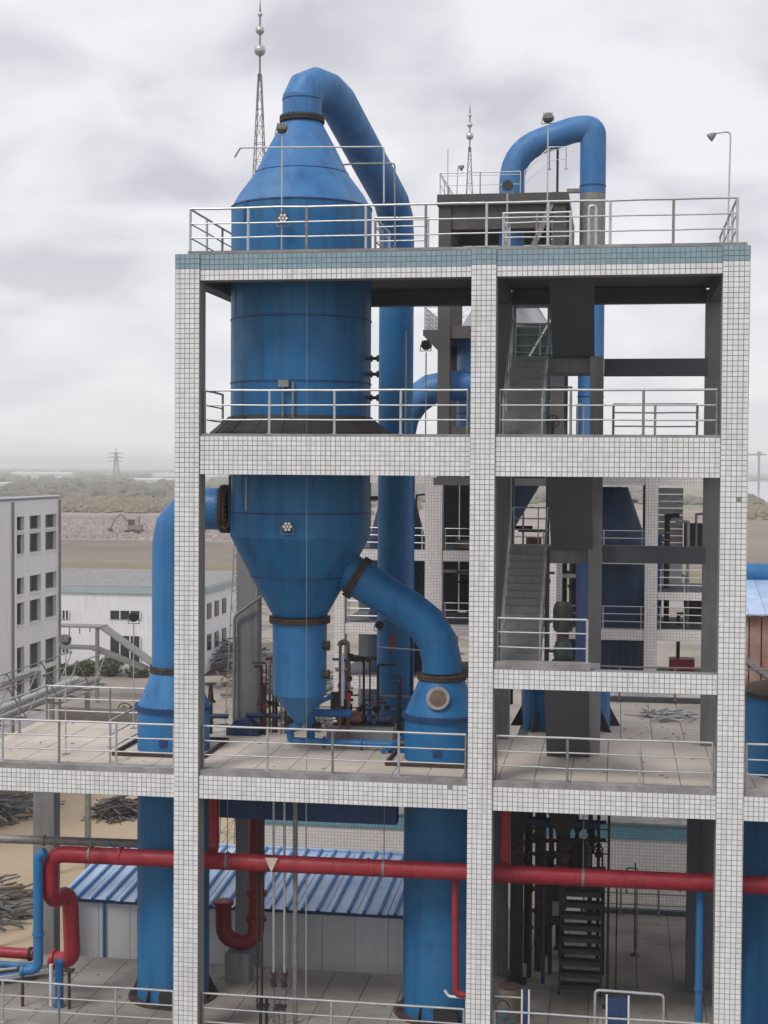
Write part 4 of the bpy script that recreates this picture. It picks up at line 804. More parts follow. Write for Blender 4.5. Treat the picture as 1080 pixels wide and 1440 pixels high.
railing('thin railing around the flat top of the dark concrete tower', [(4.05,24.3,30.0),(4.05,20.0,30.0),(7.0,20.0,30.0)], 1.4, h=0.8, r=.018)
railing('stair railing on the right of the dark concrete tower top', [(7.15,20.0,30.0),(8.05,20.0,30.85),(8.65,20.0,30.85)], .9, h=0.8, r=.018)
railing('mesh railing on the bracket of the dark concrete tower', [(4.0,20.05,25.05),(3.5,20.05,25.05),(3.5,24.3,25.05)], .35, h=0.85, mids=(.15,.3,.45,.6), r=.016)
pipe('antenna_rod', 'thin upright rod on the left corner of the dark concrete tower', [(4.1,22.0,30.0),(4.1,22.0,32.1)], .02, 'galv', n=8, cat='rod')
pipe('support_mast', 'dark post under the middle of the arched duct', [(8.3,21.0,30.0),(8.3,21.0,32.3)], .045, 'black_steel', n=8, cat='post')
# vessel and arched duct on it
vc = thing('domed_vessel', 'blue vessel with silver domed top inside the dark concrete tower', 'vessel', (6.55,22.2,13.5))
part('shell', MB().lathe((6.35,22.2), [(1.85,20.2),(1.85,25.0)], 48), 'blue_faded', vc, smooth=12); part('bottom_cone', MB().lathe((6.35,22.2), [(.35,17.6),(1.85,20.2)], 48), 'deep_blue', vc, smooth=12); part('outlet', MB().lathe((6.35,22.2), [(.3,13.5),(.3,17.6)], 24), 'deep_blue', vc, smooth=12)
part('dome', MB().lathe((6.35,22.2), [(1.84,25.2),(1.6,25.5),(1.1,26.3),(.5,26.9)], 48), 'silver', vc, smooth=12)
part('ring', MB().lathe((6.35,22.2), [(1.8,25.0),(1.95,25.0),(1.95,25.2),(1.8,25.2)], 48), 'galv_dark', vc, smooth=30)
for z in (23.5, 22.0): part('weld_band', MB().lathe((6.35,22.2), [(1.8,z),(1.87,z),(1.87,z+.05),(1.8,z+.05)], 48), 'seam', vc, smooth=30)
ad = thing('arched_duct', 'faded blue arched duct rising from the dark tower and bending down at right', 'duct', (9.57,21,5))
ap = ell([(6.62,21,26.6),(6.62,21,31.75),(8.95,21,32.5),(9.60,21,32.5),(9.60,21,30.1)], 1.45, 7)
ap = [p for i, p in enumerate(ap) if i == 0 or (p-ap[i-1]).length > .06]
part('arch', MB().tube(ap, .475, 40), 'blue_faded', ad, smooth=11)
part('grey_section', MB().tube([(9.60,21,30.1),(9.60,21,27.0)], .47, 40), 'galv_dark', ad, smooth=11)
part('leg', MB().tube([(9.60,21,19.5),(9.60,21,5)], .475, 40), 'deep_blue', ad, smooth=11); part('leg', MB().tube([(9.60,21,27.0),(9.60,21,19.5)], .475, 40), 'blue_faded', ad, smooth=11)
for z in (30.35, 23.4, 22.6, 27.0): part('weld_band', MB().tube([(9.6,21,z),(9.6,21,z+.05)], .49, 40), 'seam', ad, smooth=30)
part('tie_beam', MB().box((8.65,20.9,30.15),(9.15,21.1,30.3)), 'galv_dark', ad)
sd_ = thing('side_duct', 'faded blue side duct bending down from the domed vessel', 'duct', (3.3,21.2,12))
part('elbow', MB().tube([(5.2,21.2,23.05),(4.3,21.2,23.05),(3.6,21.2,22.92),(3.0,21.2,22.5),(2.6,21.2,21.9),(2.45,21.2,21.2),(2.45,21.2,12)], .57, 40), 'blue_faded', sd_, smooth=11)
# grey hopper box glimpsed beside the stair
gb = thing('grey_hopper_box', 'pale grey steel box on green posts behind the upper stair flight', 'box', (7.8,12.3,ZP))
part('box_shell', MB().box((7.15,12.0,25.1),(8.5,13.2,26.0)), 'galv_dark', gb)
for x in (7.3, 8.4): part('post', MB().box((x,12.1,ZP),(x+.12,12.25,25.1)), 'green_steel', gb)
for z in (24.5, 23.6, 22.6): part('rail', MB().tube([(7.3,12.05,z),(9.2,12.05,z-.1)], .03, 8), 'green_steel', gb)
part('brace', MB().bar((7.4,12.05,22.7),(8.5,12.05,24.6),.06), 'galv', gb)
part('sheet', MB().box((7.42,12.3,22.9),(8.4,12.34,24.4)), 'green_steel', gb)

# ------------------------------------------------------------------ second tiled frame behind
rb = thing('rear_tiled_frame', 'second white tiled frame building standing behind the first', 'building', (6,29,0))
for x0, x1 in ((-0.80,-0.36),(2.94,3.63),(7.84,8.46),(11.72,12.22),(14.3,14.9)):
    part('column', MB().box((x0,25.0,0),(x1,25.6,19.9)), 'far_tile', rb); part('column', MB().box((x0,31.0,0),(x1,31.6,19.9)), 'dark_shaded_concrete', rb)
for z0, z1, xa, xb in ((19.32,19.92,-.8,14.9),(16.18,16.60,-.8,12.22),(13.15,13.58,-.8,14.9),(14.78,15.06,12.22,14.9),(10.9,11.4,-.8,14.9)):
    part('beam', MB().box((xa+.01,25.06,z0),(xb-.01,25.5,z1)), 'far_tile', rb)
    part('floor_slab', MB().box((xa+.02,25.5,z1-.2),(xb-.02,31.0,z1-.04)), 'dark_shaded_concrete', rb)
part('back_wall', MB().box((3.7,31.2,13.6),(5.3,31.4,19.3)), 'dark_shaded_concrete', rb); part('back_wall', MB().box((-.5,31.2,10.9),(1.2,31.4,13.1)), 'wall_white', rb)
part('back_wall', MB().box((8.6,31.2,6),(11.7,31.4,13.1)), 'dark_shaded_concrete', rb)
for k in range(14): part('louvre', MB().box((12.25,29.0,15.15+k*.29),(13.35,29.06,15.15+k*.29+.25)), 'wall_panel', rb)
part('cabinet', MB().box((13.4,28.6,16.62),(14.2,29.2,17.7)), 'black_steel', rb); part('cabinet', MB().box((13.5,28.6,13.6),(14.2,29.2,14.75)), 'rust', rb)
for z, x0, x1 in ((16.6,-.3,2.9),(16.6,3.65,7.8),(13.58,-.3,2.9),(13.58,3.65,7.8),(16.6,8.5,11.7),(13.58,8.5,11.7),(15.06,12.25,14.3),(13.58,12.25,14.3)):
    for h in (.3,.6,.9): part('rail', MB().tube([(x0,25.2,z+h),(x1,25.2,z+h)], .022, 6), 'galv', rb)
    for x in (x0+.1,(x0+x1)/2,x1-.1): part('rail_post', MB().tube([(x,25.2,z),(x,25.2,z+.9)], .025, 6), 'galv', rb)
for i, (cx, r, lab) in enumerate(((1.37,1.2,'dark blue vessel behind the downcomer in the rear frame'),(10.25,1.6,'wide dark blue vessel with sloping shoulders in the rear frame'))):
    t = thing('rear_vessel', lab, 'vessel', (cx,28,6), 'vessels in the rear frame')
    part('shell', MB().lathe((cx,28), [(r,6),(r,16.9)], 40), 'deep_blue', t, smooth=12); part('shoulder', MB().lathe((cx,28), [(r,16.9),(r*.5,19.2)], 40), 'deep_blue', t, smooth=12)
    for z in (16.9, 15.0): part('ring', MB().lathe((cx,28), [(r-.05,z),(r+.06,z),(r+.06,z+.08),(r-.05,z+.08)], 40), 'seam', t, smooth=30)
    part('vertical_pipe', MB().tube([(cx+r+.1,27.2,8),(cx+r+.1,27.2,16)], .08, 10), 'black_steel', t, smooth=30)
for i, (x, y, z, w_, h_, mt, lab) in enumerate(((5.0,27.5,16.6,1.0,1.9,'dark_shaded_concrete','grey box cabinet on the middle floor of the rear frame'),(5.6,28.0,13.6,1.6,1.9,'dark_shaded_concrete','dark cabinet on the lower floor of the rear frame'),(6.9,27.0,16.6,.6,.5,'rust_light','small rusty motor on the rear frame floor'),(4.0,26.5,16.6,.8,.35,'timber','low timber box on the rear frame floor'),(12.8,27.0,11.4,1.0,.8,'red','red crate on the rear frame floor at right'))):
    t = thing('equipment_cabinet', lab, 'cabinet', (x+w_/2,y,z)); part('casing', MB().box((x,y,z),(x+w_,y+.8,z+h_)), mt, t); part('door', MB().box((x+.05,y-.02,z+.05),(x+w_/2-.02,y,z+h_-.05)), mt, t); part('door', MB().box((x+w_/2+.02,y-.02,z+.05),(x+w_-.05,y,z+h_-.05)), mt, t)

pv = thing('platform_vessel', 'squat blue vessel with dark flared foot behind the lower stair flight', 'vessel', (9.3,8.5,ZP))
part('shell', MB().lathe((9.2,8.5), [(1.28,ZP),(1.28,13.9)], 44), 'blue', pv, smooth=12); part('top', MB().lathe((9.2,8.5), [(1.28,13.9),(.9,14.1),(.3,14.2)], 44), 'blue', pv, smooth=30)
for k in range(8):
    a = R(k*45+10); c, s_ = math.cos(a), math.sin(a); q = [(1.27,ZP),(1.6,ZP),(1.27,ZP+.6)]
    part('foot_gusset', MB().add([(9.2+r*c-.02*s_,8.5+r*s_+.02*c,z) for r, z in q]+[(9.2+r*c+.02*s_,8.5+r*s_-.02*c,z) for r, z in q], [(0,1,2),(5,4,3),(0,3,4,1),(1,4,5,2),(2,5,3,0)]), 'rust', pv)
part('side_pipe', MB().tube([(8.15,7.5,ZP),(8.15,7.5,14.1)], .09, 12), 'blue_faded', pv, smooth=30)

pk_ = thing('rear_pipe_rack', 'crowded rack of upright pipes among the floors of the rear frame', 'pipework', (4,27,6))
for k in range(22):
    x = random.choice([random.uniform(3.8,7.6), random.uniform(-.2,2.8), random.uniform(8.6,9.2), random.uniform(12.4,14.1)]); y = random.uniform(26,30.5); z0 = random.choice([6,11.4,13.6,16.6]); z1 = z0+random.uniform(1.2,5)
    part('upright_pipe', MB().tube([(x,y,z0),(x,y,z1),(x+random.choice([-.5,.5]),y,z1+.05)], random.uniform(.04,.12), 8), random.choice(['galv_dark','white_paint','black_steel','rust','blue_faded']), pk_, smooth=30)
for k in range(12):
    x = random.uniform(-.5,11); z = random.choice([12.2,14.3,15.6,17.4,18.6]); y = random.uniform(26,30)
    part('cross_pipe', MB().tube([(x,y,z),(x+random.uniform(1.5,3),y,z)], random.uniform(.05,.1), 8), random.choice(['galv_dark','white_paint','black_steel','rust']), pk_, smooth=30)
for k in range(8): part('stair_tread', MB().box((12.35+k*.12,28.0,16.7+k*.3),(13.3,28.3,16.76+k*.3)), 'galv_dark', pk_)
pg = thing('shaded_pipe_group', 'group of dark upright pipes with valves left of the steel steps', 'pipework', (8.5,6.5,ZD))
for k, (x, y, r, z1) in enumerate(((8.35,6.0,.07,11.6),(8.55,6.6,.1,11.6),(8.75,5.6,.05,11.6),(8.2,7.2,.09,10.2),(8.9,6.4,.06,11.0),(8.45,8.8,.12,10.8),(10.2,7.4,.05,10.6),(9.95,8.6,.07,11.2),(9.0,9.6,.08,10.0))):
    part('upright_pipe', MB().tube([(x,y,ZD-.02),(x,y,z1)], r, 10), ('black_steel','rust','deep_blue')[k % 3], pg, smooth=30)
    for z in (7.3+.3*(k % 4), 9.0+.2*(k % 3)):
        part('flange', MB().disc((x,y,z),(0,0,1),r*1.7,.06,14), 'rust', pg, smooth=30)
    part('valve', MB().disc((x,y,8.4+.15*k),(0,1,0),r*1.6,.14,12).wheel((x,y-.22,8.4+.15*k),(0,1,0),.1,.012).tube([(x,y,8.4+.15*k),(x,y-.22,8.4+.15*k)],.014,6), 'black_steel', pg, smooth=30)
for z in (9.6, 10.1, 8.8): part('cross_pipe', MB().tube([(8.1,6.3,z),(10.4,6.9,z)], .05, 8), 'black_steel', pg, smooth=30)
dr = thing('yellow_drum', 'small ochre drum on the bottom deck by the middle column', 'drum', (8.05,2.6,ZD))
part('barrel', MB().lathe((8.05,2.6), [(.27,ZD),(.28,ZD+.3),(.27,ZD+.6),(.28,ZD+.62),(.27,ZD+.88)], 24), 'timber', dr, smooth=30); part('lid', MB().lathe((8.05,2.6), [(.28,ZD+.88),(.28,ZD+.91)], 24), 'rust', dr, smooth=30)
tb = thing('tool_box', 'small teal box beside the ochre drum on the bottom deck', 'box', (8.0,1.7,ZD)); part('case', MB().box((7.82,1.55,ZD),(8.2,1.9,ZD+.5)), 'far_teal', tb); part('lid', MB().box((7.8,1.53,ZD+.5),(8.22,1.92,ZD+.56)), 'far_teal', tb)

bc = thing('rear_valve_station', 'tangle of small pipes and valves at the back edge of the platform', 'pipework', (3.6,5.8,ZP))
for k in range(30):
    x = random.choice([random.uniform(2.9,5.3), random.uniform(3.2,4.2), random.uniform(.75,1.5)]); y = random.uniform(5.3,6.1); z1 = ZP+random.uniform(.5,2.4); dx = random.choice([-.4,-.2,.25,.5])
    part('small_pipe', MB().tube(ell([(x,y,ZP),(x,y,z1),(x+dx,y+random.uniform(-.2,.2),z1)], .06), random.uniform(.018,.045), 8), random.choice(['rust','black_steel','galv_dark','blue','galv','green_steel','dark_red']), bc, smooth=30)
    if k % 2: part('small_valve', MB().disc((x,y,ZP+.8),(0,0,1),.075,.1,10).wheel((x,y-.14,ZP+.8),(0,1,0),.07,.01).tube([(x,y,ZP+.8),(x,y-.14,ZP+.8)],.01,5), random.choice(['rust','black_steel','green_steel','rust_light']), bc, smooth=30)
for i, (z, regs, n_) in enumerate(((ZP,((-5.5,13,.6,6.2),(8.5,14,6.6,12.8)),170),(ZD,((-5,13,.6,5.2),(5.6,13,5.6,12)),220))):
    mb = MB()
    for k in range(n_):
        x0, x1, y0, y1 = random.choice(regs); x, y = random.uniform(x0,x1), random.uniform(y0,y1); q = random.uniform(.008,.026); a = random.random()*3.14
        c_, d_ = math.cos(a)*q*random.uniform(1,3), math.sin(a)*q*random.uniform(1,3)
        mb.bar((x-c_,y-d_,z+q*.4),(x+c_,y+d_,z+q*.4),q,q*.6)
    struct('deck_litter', mb, 'timber', kind='stuff')

# ------------------------------------------------------------------ lattice masts with balls
def mast(label, x, y, z0, zl, zt, w0, balls):
    t = thing('lightning_mast', label, 'mast', (x,y,z0), 'lattice masts with balls')
    n = max(8, int((zl-z0)/.75)); wt_ = .13; w = lambda z: wt_+(w0-wt_)*(zl-z)/(zl-z0)
    cor = ((-1,-1),(1,-1),(1,1),(-1,1))
    for cx, cy in cor: part('leg', MB().bar((x+cx*w0/2,y+cy*w0/2,z0),(x+cx*wt_/2,y+cy*wt_/2,zl),.04), 'galv_dark', t)
    br = MB()
    for k in range(n):
        za, zb = z0+(zl-z0)*k/n, z0+(zl-z0)*(k+1)/n
        for i in range(4):
            a, b = cor[i], cor[(i+1) % 4]; wa, wb = w(za)/2, w(zb)/2
            br.bar((x+a[0]*wa,y+a[1]*wa,za),(x+b[0]*wb,y+b[1]*wb,zb),.02) if k % 2 else br.bar((x+b[0]*wa,y+b[1]*wa,za),(x+a[0]*wb,y+a[1]*wb,zb),.02)
            br.bar((x+a[0]*wb,y+a[1]*wb,zb),(x+b[0]*wb,y+b[1]*wb,zb),.02)
    part('lattice_bracing', br, 'galv_dark', t, kind='stuff')
    part('top_rod', MB().tube([(x,y,zl-.3),(x,y,zt-.5),(x,y,zt)], [.045,.04,.008], 8), 'galv_dark', t, smooth=30)
    for bz, br_ in balls:
        mb = MB(); mb.lathe((x,y), [(max(.004,br_*math.sin(math.pi*i/10)), bz-br_*math.cos(math.pi*i/10)) for i in range(11)], 18); part('ball', mb, 'silver', t, smooth=40)
mast('tall lattice mast with three balls behind the left of the tower', -5.2, 30, 0, 37.3, 40.6, 3.0, ((38.34,.26),(39.22,.2),(39.92,.11)))
mast('thin distant lattice mast with balls behind the dark tower', 1.15, 60, 0, 40.2, 43.0, 3.4, ((40.9,.24),(41.6,.17),(42.2,.11)))

# ------------------------------------------------------------------ white building at left
wb = thing('white_office_building', 'white plastered block with deep open windows at the left edge', 'building', (-32,52,0))
XF, YA, YZ = -27.0, 30.0, 62.6; ZT = 17.7
rowsZ = [(15.75,16.65),(14.25,15.5),(11.65,12.75),(9.7,11.15),(6.6,8.3),(4.4,6.35)]
winsY = [(60.0,62.0),(57.3,59.2),(55.2,56.4)]
edgesY = sorted([YA, YZ]+[v for ab in winsY for v in ab if v > YA]); 
wall = MB(); th = .35
zc = [0]+sorted(v for ab in rowsZ for v in ab)+[ZT]
for a, b in zip(zc, zc[1:]):
    if any(abs(a-r[0]) < 1e-6 for r in rowsZ):
        yc = YA
        for w0, w1 in sorted(winsY):
            if w0 < YA: continue
            wall.box((XF-th, yc, a), (XF, w0, b)); yc = w1
        wall.box((XF-th, yc, a), (XF, YZ, b))
    else: wall.box((XF-th, YA, a), (XF, YZ, b))
part('facade', wall, 'wall_white', wb)
part('end_wall', MB().box((-44,YZ-.35,0),(XF-th-.002,YZ,ZT)), 'wall_white', wb); part('end_wall', MB().box((-44,YA,0),(XF-th-.002,YA+.35,ZT)), 'wall_white', wb)
part('back_wall', MB().box((-44,YA+.36,0),(-43.6,YZ-.36,ZT)), 'wall_white', wb)
part('roof', MB().box((-44.2,YA-.2,ZT),(XF+.06,YZ+.1,ZT+.12)), 'roof_grey', wb)
part('parapet', MB().box((XF-.3,YA-.2,ZT+.12),(XF+.05,YZ+.1,ZT+.2)), 'wall_white', wb)
for z in (13.2, 8.9, 4.0): part('floor_slab', MB().box((-43.5,YA+.4,z),(XF-th-.01,YZ-.4,z+.25)), 'concrete', wb)
for z0, z1 in rowsZ:
    for w0, w1 in winsY[:6]:
        f = part('window', MB().box((XF-.30,w0,z0),(XF-.24,w0+.06,z1)).box((XF-.30,w1-.06,z0),(XF-.24,w1,z1)).box((XF-.30,w0,z0),(XF-.24,w1,z0+.06)).box((XF-.30,w0,z1-.06),(XF-.24,w1,z1)), 'galv_dark', wb)
        part('sill', MB().box((XF-.02,w0-.05,z0-.08),(XF+.08,w1+.05,z0-.005)), 'wall_white', f)
        part('pane', MB().box((XF-.285,w0+.06,z0+.06),(XF-.27,w0+(w1-w0)*.5,z1-.06)), 'window_dark', f)
part('canopy', MB().box((XF,40,6.35),(XF+.5,58,6.45)), 'concrete', wb)
for y in (54.4, 63.0-.6): part('downpipe', MB().tube([(XF+.1,y,0),(XF+.1,y,ZT-.1)], .07, 8), 'galv_dark', wb, smooth=30)
# warehouse
wh = thing('white_warehouse', 'long white warehouse with grey roof edge and dark windows in the yard', 'building', (-36,108,0))
part('wall', MB().box((-75,102,0),(-28.0,125,7.75)), 'wall_white', wh); part('roof_edge', MB().box((-75.2,101.8,7.752),(-27.8,125.2,8.35)), 'roof_edge_grey', wh); part('roof', MB().box((-75,102,8.352),(-28,125,8.42)), 'kerb', wh)
for x0, x1, z0, z1 in ((-37.1,-34.1,5.3,6.1),(-37.1,-34.1,1.2,3.7),(-42.2,-41.2,5.2,6.0),(-42.2,-41.2,2.0,3.7),(-50,-47,5.2,6.0)):
    w_ = part('window', MB().box((x0,101.9,z0),(x1,102.02,z1)), 'window_dark', wh)
    for k in range(4):
        x = x0+(x1-x0)*k/3; part('mullion', MB().box((x-.05,101.84,z0),(x+.05,101.9,z1)), 'white_paint', w_)
for y0, z0 in ((103.5,5.3),(106.2,5.3),(103.5,2.3),(106.2,2.3),(109,5.3),(109,2.3)):
    part('window', MB().box((-28.02,y0,z0),(-27.9,y0+1.3,z0+1.5)), 'window_dark', wh)
# covered gangway before the warehouse
gw = thing('covered_gangway', 'steel gangway with sloping roof descending before the white warehouse', 'gangway', (-32,86,0))
part('roof', MB().box((-45,85,6.3),(-32.1,87,6.42)), 'galv_dark', gw); part('slope', MB().bar((-32.2,86,6.35),(-27.4,86,3.1),1.8,.12), 'galv_dark', gw)
part('walkway', MB().box((-45,85.2,4.45),(-33,86.8,4.65)), 'galv_dark', gw); part('walkway_slope', MB().bar((-33,86,4.55),(-28.4,86,2.9),1.5,.2), 'galv_dark', gw)
for x in (-32.4,-36.5,-41): part('post', MB().box((x-.14,85.1,0),(x+.14,85.35,6.3)), 'galv_dark', gw)
for k in range(6): part('hanger', MB().bar((-37.5+k*.9,85.1,6.3),(-37.5+k*.9,85.1,5.2+.15*k),.08), 'galv_dark', gw)

# ------------------------------------------------------------------ yard clutter
sticks('timber_heap', 'heap of long grey poles and pipes in the sand at the left edge', (-24.8,45.5,0), (2.5,3.6), 380, 5.0, .055, ['scrap','scrap','galv_dark','timber','scrap_blue'], h=1.3)
sticks('timber_heap', 'heap of mixed poles and cut pipes near the bottom left', (-17.5,27.6,0), (2.1,2.6), 320, 4.5, .05, ['timber','scrap','galv_dark','scrap_blue'], h=1.5)
sticks('scrap_heap', 'small dark scrap heap on the sand left of the tank', (-17.3,46.5,0), (1.6,1.5), 160, 2.4, .045, ['scrap','rust'], h=1.2)
sticks('scrap_heap', 'bluish bundle heap of scrap pipes beside the white warehouse', (-26.0,108,0), (3.6,4.5), 300, 5.5, .09, ['scrap_blue','scrap_blue','rust','scrap'], h=3.2)
sticks('scrap_heap', 'long grey scrap heap seen left of the hopper barrel', (-19.5,98,0), (5,6), 190, 6, .12, ['scrap_blue','scrap','timber'], h=2.2)
pbr = thing('pipe_bridge', 'grey lattice pipe bridge running back past the left platform edge', 'pipe bridge', (-15.5,25,0))
for x in (-16.4,-14.6):
    for z in (9.0,10.6): part('chord', MB().bar((x,8,z),(x,36.6,z),.045), 'galv_dark', pbr)
    for k in range(14): part('brace', MB().bar((x,8+k*2.05,9.0 if k % 2 else 10.6),(x,10.05+k*2.05,10.6 if k % 2 else 9.0),.045), 'galv_dark', pbr)
for k in range(15): part('cross_member', MB().bar((-16.4,8+k*2.05,9.0),(-14.6,8+k*2.05,9.0),.08), 'galv_dark', pbr)
for k, (x, z, r) in enumerate(((-16.1,9.25,.14),(-15.5,9.2,.1),(-15.0,9.28,.16))): part('carried_pipe', MB().tube([(x,8,z),(x,36.6,z)], r, 10), ('galv','green_steel','galv_dark')[k], pbr, smooth=30)
for y in (12,23,34):
    for x in (-16.4,-14.6): part('trestle_leg', MB().bar((x,y,0),(x,y,9),.2), 'galv_dark', pbr)
sticks('pipe_stack', 'stack of red and grey pipes on the yard behind the platform', (-8.5,60,0), (4,7), 150, 8, .14, ['scrap_blue','galv_dark','dark_red','rust_light'], h=2.0)
sticks('scrap_heap', 'brown jumble of scrap on the yard beside the rear concrete column', (-13,72,0), (4.5,8), 380, 3.5, .08, ['timber','scrap','rust','scrap_blue'], h=2.4)
sticks('scrap_heap', 'dark scrap and tarpaulins below the back railing of the left platform', (-24.5,72,0), (6,7), 420, 3.2, .08, ['scrap','rust','foliage','timber'], h=2.0)
sticks('pipe_stack', 'slanting stack of pale pipes behind the pumps', (-1.5,48,0), (4,6), 150, 8, .14, ['galv','scrap_blue','rust'], h=3.0)
sticks('scrap_heap', 'heap of round pipe ends and steel at the far right', (21,40,0), (3.5,4), 160, 3.5, .14, ['scrap_blue','galv','timber'], h=4.5)
pt = thing('storage_tank', 'horizontal beige storage tank lying in the yard left of the tank', 'tank', (-26,66,0))
part('shell', MB().tube([(-29.5,66,1.5),(-29.2,66,1.5),(-21,66,1.5),(-20.7,66,1.5)], [1.0,1.3,1.3,1.0], 28), 'field_tan', pt, smooth=30)
for x in (-27.5,-22.5): part('saddle', MB().box((x-.3,65,0),(x+.3,67,.9)), 'concrete', pt)
# bushes
def leaf_mass(mb, c, rad, n, s):
    for k in range(n):
        while True:
            v = Vector((random.uniform(-1,1), random.uniform(-1,1), random.uniform(-1,1)))
            if .3 < v.length < 1: break
        p = Vector((c[0]+v.x*rad[0], c[1]+v.y*rad[1], c[2]+v.z*rad[2])); u = Vector((random.gauss(0,1),random.gauss(0,1),random.gauss(0,1))).normalized(); w_ = u.orthogonal().normalized()
        k_ = s*random.uniform(.5,1.2); mb.add([p-u*k_, p+w_*k_*.5, p+u*k_, p-w_*k_*.5], [(0,1,2,3)])
for i, (x, y, h_) in enumerate(((-41.5,100.5,1.0),(-39.0,100.3,1.4),(-36.6,100.6,1.7),(-33.8,100.4,1.1))):
    t = thing('bush', ('leftmost bush against the white warehouse wall','second bush from left against the warehouse wall','tallest bush against the warehouse wall','rightmost bush against the warehouse wall')[i], 'bush', (x,y,0), 'bushes along the warehouse')
    mb = MB(); leaf_mass(mb, (x,y,h_*.55), (1.3,1.0,h_*.55), 420, .22); part('crown', mb, 'foliage', t); part('trunk', MB().tube([(x,y,0),(x+.05,y,h_*.6)], [.07,.03], 6), 'timber', t)
# rusty shed and blue pipe far right
rs = thing('rusty_shed', 'rusty corrugated shed with pale blue roof beyond the right-hand column', 'shed', (23,56,0))
for k in range(16): part('wall_sheet', MB().box((17.6+k*.7,54,5.5),(17.6+k*.7+.62,54.06+.04*(k % 2),11.55)), 'rust_sheet', rs)
for k in range(12): part('roof_sheet', MB().add([(17.2+k,53.6,11.6),(18.17+k,53.6,11.6),(18.17+k,62,13.1),(17.2+k,62,13.1),(17.2+k,53.6,11.52),(18.17+k,53.6,11.52),(18.17+k,62,13.02),(17.2+k,62,13.02)],[(0,1,2,3),(7,6,5,4),(0,4,5,1),(1,5,6,2),(2,6,7,3),(3,7,4,0)]), 'roof_sheet', rs)
part('backing', MB().box((17.62,54.12,5.5),(28.5,54.18,11.4)), 'rust', rs)
part('frame', MB().box((17.6,54.2,0),(17.9,54.5,11.4)).box((24,54.2,0),(24.3,54.5,11.4)).bar((17.8,54,9.1),(23,54,5.5),.3), 'galv_dark', rs)
pipe('blue_pipe', 'thick blue overhead pipe beyond the right-hand column', [(16.8,62,13.4),(45,62,13.4)], .62, 'blue', n=28, clamps=[((22,62,13.4),(1,0,0))])
# ------------------------------------------------------------------ far country
py_ = thing('power_pylon', 'grey lattice power pylon on the horizon at left', 'pylon', (-620,1800,0))
for a, b in (((-4,-4),(-.6,-.6)),((4,-4),(.6,-.6)),((4,4),(.6,.6)),((-4,4),(-.6,.6))): part('leg', MB().bar((-620+a[0],1800+a[1],0),(-620+b[0],1800+b[1],36),.9), 'galv_dark', py_)
for z, w_ in ((34,10),(29,13),(24,10)): part('cross_arm', MB().prism([(-620-w_,z),(-620+w_,z),(-620+w_*.2,z+1.6),(-620-w_*.2,z+1.6)], 'y', 1799, 1801), 'galv_dark', py_)
part('peak', MB().bar((-620,1800,35),(-620,1800,42),.7), 'galv_dark', py_)
pb_ = MB()
for k in range(9):
    z0, z1 = k*4, k*4+4; f = lambda z: 4-3.4*z/36
    pb_.bar((-620-f(z0),1796.5,z0),(-620+f(z1),1799,z1),.5); pb_.bar((-620+f(z0),1796.5,z0),(-620-f(z1),1799,z1),.5)
part('lattice_bracing', pb_, 'galv_dark', py_, kind='stuff')
cn = thing('harbour_crane', 'faint grey crane on the horizon at the right edge', 'crane', (147,1500,0))
part('tower', MB().box((148,1499,0),(150,1501,33)), 'galv_dark', cn); part('jib', MB().bar((128,1500,34),(156,1500,34),1.6), 'galv_dark', cn); part('cab', MB().box((147,1498,33),(151,1502,37)), 'galv_dark', cn)
for i, (x, y, w_, d_, h_) in enumerate(((-520,1150,60,14,5),(-455,1050,30,12,4),(-560,1900,90,20,7),(-480,1500,50,16,6),(-640,2200,120,20,8),(-800,2000,90,20,9),(-330,1750,60,20,7))):
    t = thing('distant_shed', ('long white shed roof in the fields at far left','small white shed right of the long white shed roof','white shed left of the pylon foot','white shed in the fields below the pylon','pale long shed on the horizon by the pylon','pale long shed at the far left horizon','white shed right of the pylon')[i], 'shed', (x,y,0), 'distant sheds')
    part('wall', MB().box((x-w_/2,y,0),(x+w_/2,y+d_,h_*.7)), 'wall_panel', t); part('roof', MB().prism([(y-.5,h_*.7+.01),(y+d_+.5,h_*.7+.01),(y+d_/2,h_)], 'x', x-w_/2-.5, x+w_/2+.5), 'wall_panel', t)
# rubble, reeds and far woods: uncountable
rk = MB()
def rock(mb, x, y, s):
    vs = [(x+s*random.uniform(.6,1.2)*a, y+s*random.uniform(.6,1.2)*b, s*random.uniform(.3,.9)*c) for a, b, c in ((-1,-1,0),(1,-1,0),(1,1,0),(-1,1,0),(-.5,-.5,1),(.5,-.5,1),(.4,.5,1),(-.5,.5,1))]
    mb.add(vs, [(4,5,6,7),(0,1,5,4),(1,2,6,5),(2,3,7,6),(3,0,4,7)])
for k in range(4200):
    y = random.uniform(352,520); x = -.40*y+random.gauss(18,45); rock(rk, x, y, random.uniform(.3,1.1)*(1.6 if random.random() < .1 else 1))
struct('rubble', rk, 'rock', kind='stuff')
hp_ = thing('excavator', 'small olive excavator working on the pink rubble field', 'excavator', (-128,385,0))
for y in (383.6,386.4): part('track', MB().prism([(-130.2,.1),(-125.8,.1),(-125.2,.6),(-125.8,1.1),(-130.2,1.1),(-130.8,.6)], 'y', y-.4, y+.4), 'black_steel', hp_)
part('house', MB().box((-129.8,383.6,1.2),(-126,386.4,2.6)), 'timber', hp_); part('cab', MB().box((-129.6,383.5,2.6),(-128,385,4.2)), 'window_dark', hp_)
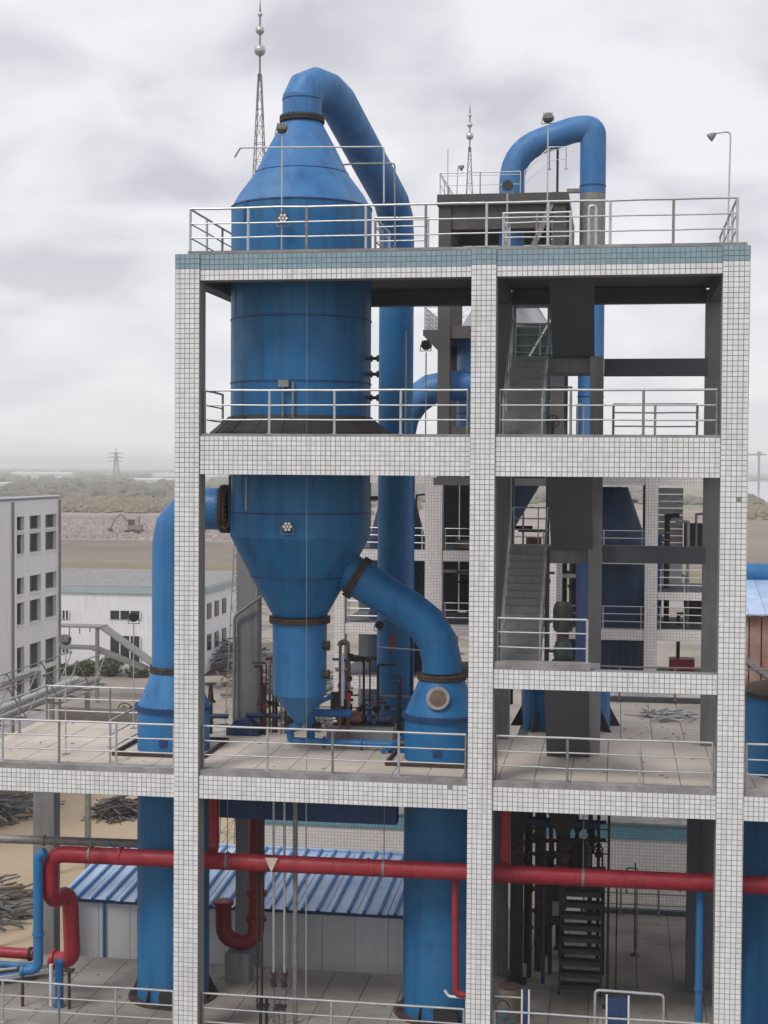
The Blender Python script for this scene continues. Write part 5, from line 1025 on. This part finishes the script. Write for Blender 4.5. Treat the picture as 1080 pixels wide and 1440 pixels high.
part('boom', MB().bar((-129,385.4,2.2),(-132.4,385.4,5.6),.5).bar((-132.4,385.4,5.6),(-134.2,385.4,4.4),.45), 'timber', hp_); part('arm', MB().bar((-134.2,385.4,4.4),(-135.6,385.4,1.2),.4), 'timber', hp_)
part('bucket', MB().prism([(-136.2,1.3),(-135.2,1.4),(-135.0,.5),(-136.0,.2)], 'y', 384.8, 386), 'black_steel', hp_)
part('exhaust', MB().tube([(-126.6,384.4,2.6),(-126.6,384.4,5.0)], .15, 6), 'black_steel', hp_)
def blob(mb, x, y, rx, h):
    n = 7; rings = [(.75,0),(1,.35),(.8,.7),(.3,1)]; vs = []
    for q, z in rings:
        for i in range(n):
            a = 2*math.pi*i/n+random.random()*.4; f = rx*q*random.uniform(.7,1.25); vs.append((x+f*math.cos(a), y+f*math.sin(a), h*z*random.uniform(.85,1.1)))
    fs = [(j*n+i, j*n+(i+1) % n, (j+1)*n+(i+1) % n, (j+1)*n+i) for j in range(3) for i in range(n)]+[tuple(range(3*n,4*n))]; mb.add(vs, fs)
rd = MB()
for k in range(2600):
    y = random.uniform(560,760); x = -.36*y+random.gauss(0,60) if random.random() < .75 else random.uniform(60,190); blob(rd, x, y, random.uniform(1,2.6), random.uniform(1.2,3.6))
struct('reed_bed', rd, 'dry_reed', kind='stuff')
fm = MB()
for k in range(5200):
    y = 800+3800*random.random()**1.6; x = (random.uniform(-.56,.26))*y; s = random.uniform(.7,1.4)
    if random.random() < .5: x += 40*math.sin(y*.02); y += 12*math.sin(x*.05)
    if x > .025*y and 840 < y < 2450: continue
    blob(fm, x, y, 5*s, random.uniform(2,5.5)*s)
struct('far_woods', fm, 'far_foliage', kind='stuff')
hz_ = bpy.data.materials.new('haze'); hz_.use_nodes = True; hn = hz_.node_tree.nodes; hn.clear()
ho = hn.new('ShaderNodeOutputMaterial'); hv = hn.new('ShaderNodeVolumePrincipled'); hv.inputs['Color'].default_value = (0.97, 0.98, 1.0, 1); hv.inputs['Density'].default_value = 0.00034; hv.inputs['Anisotropy'].default_value = 0.2
hz_.node_tree.links.new(hv.outputs[0], ho.inputs['Volume']); M['haze'] = hz_
struct('haze', MB().box((-9200,-260,-1.0),(9200,12200,45)), 'haze', kind='stuff')
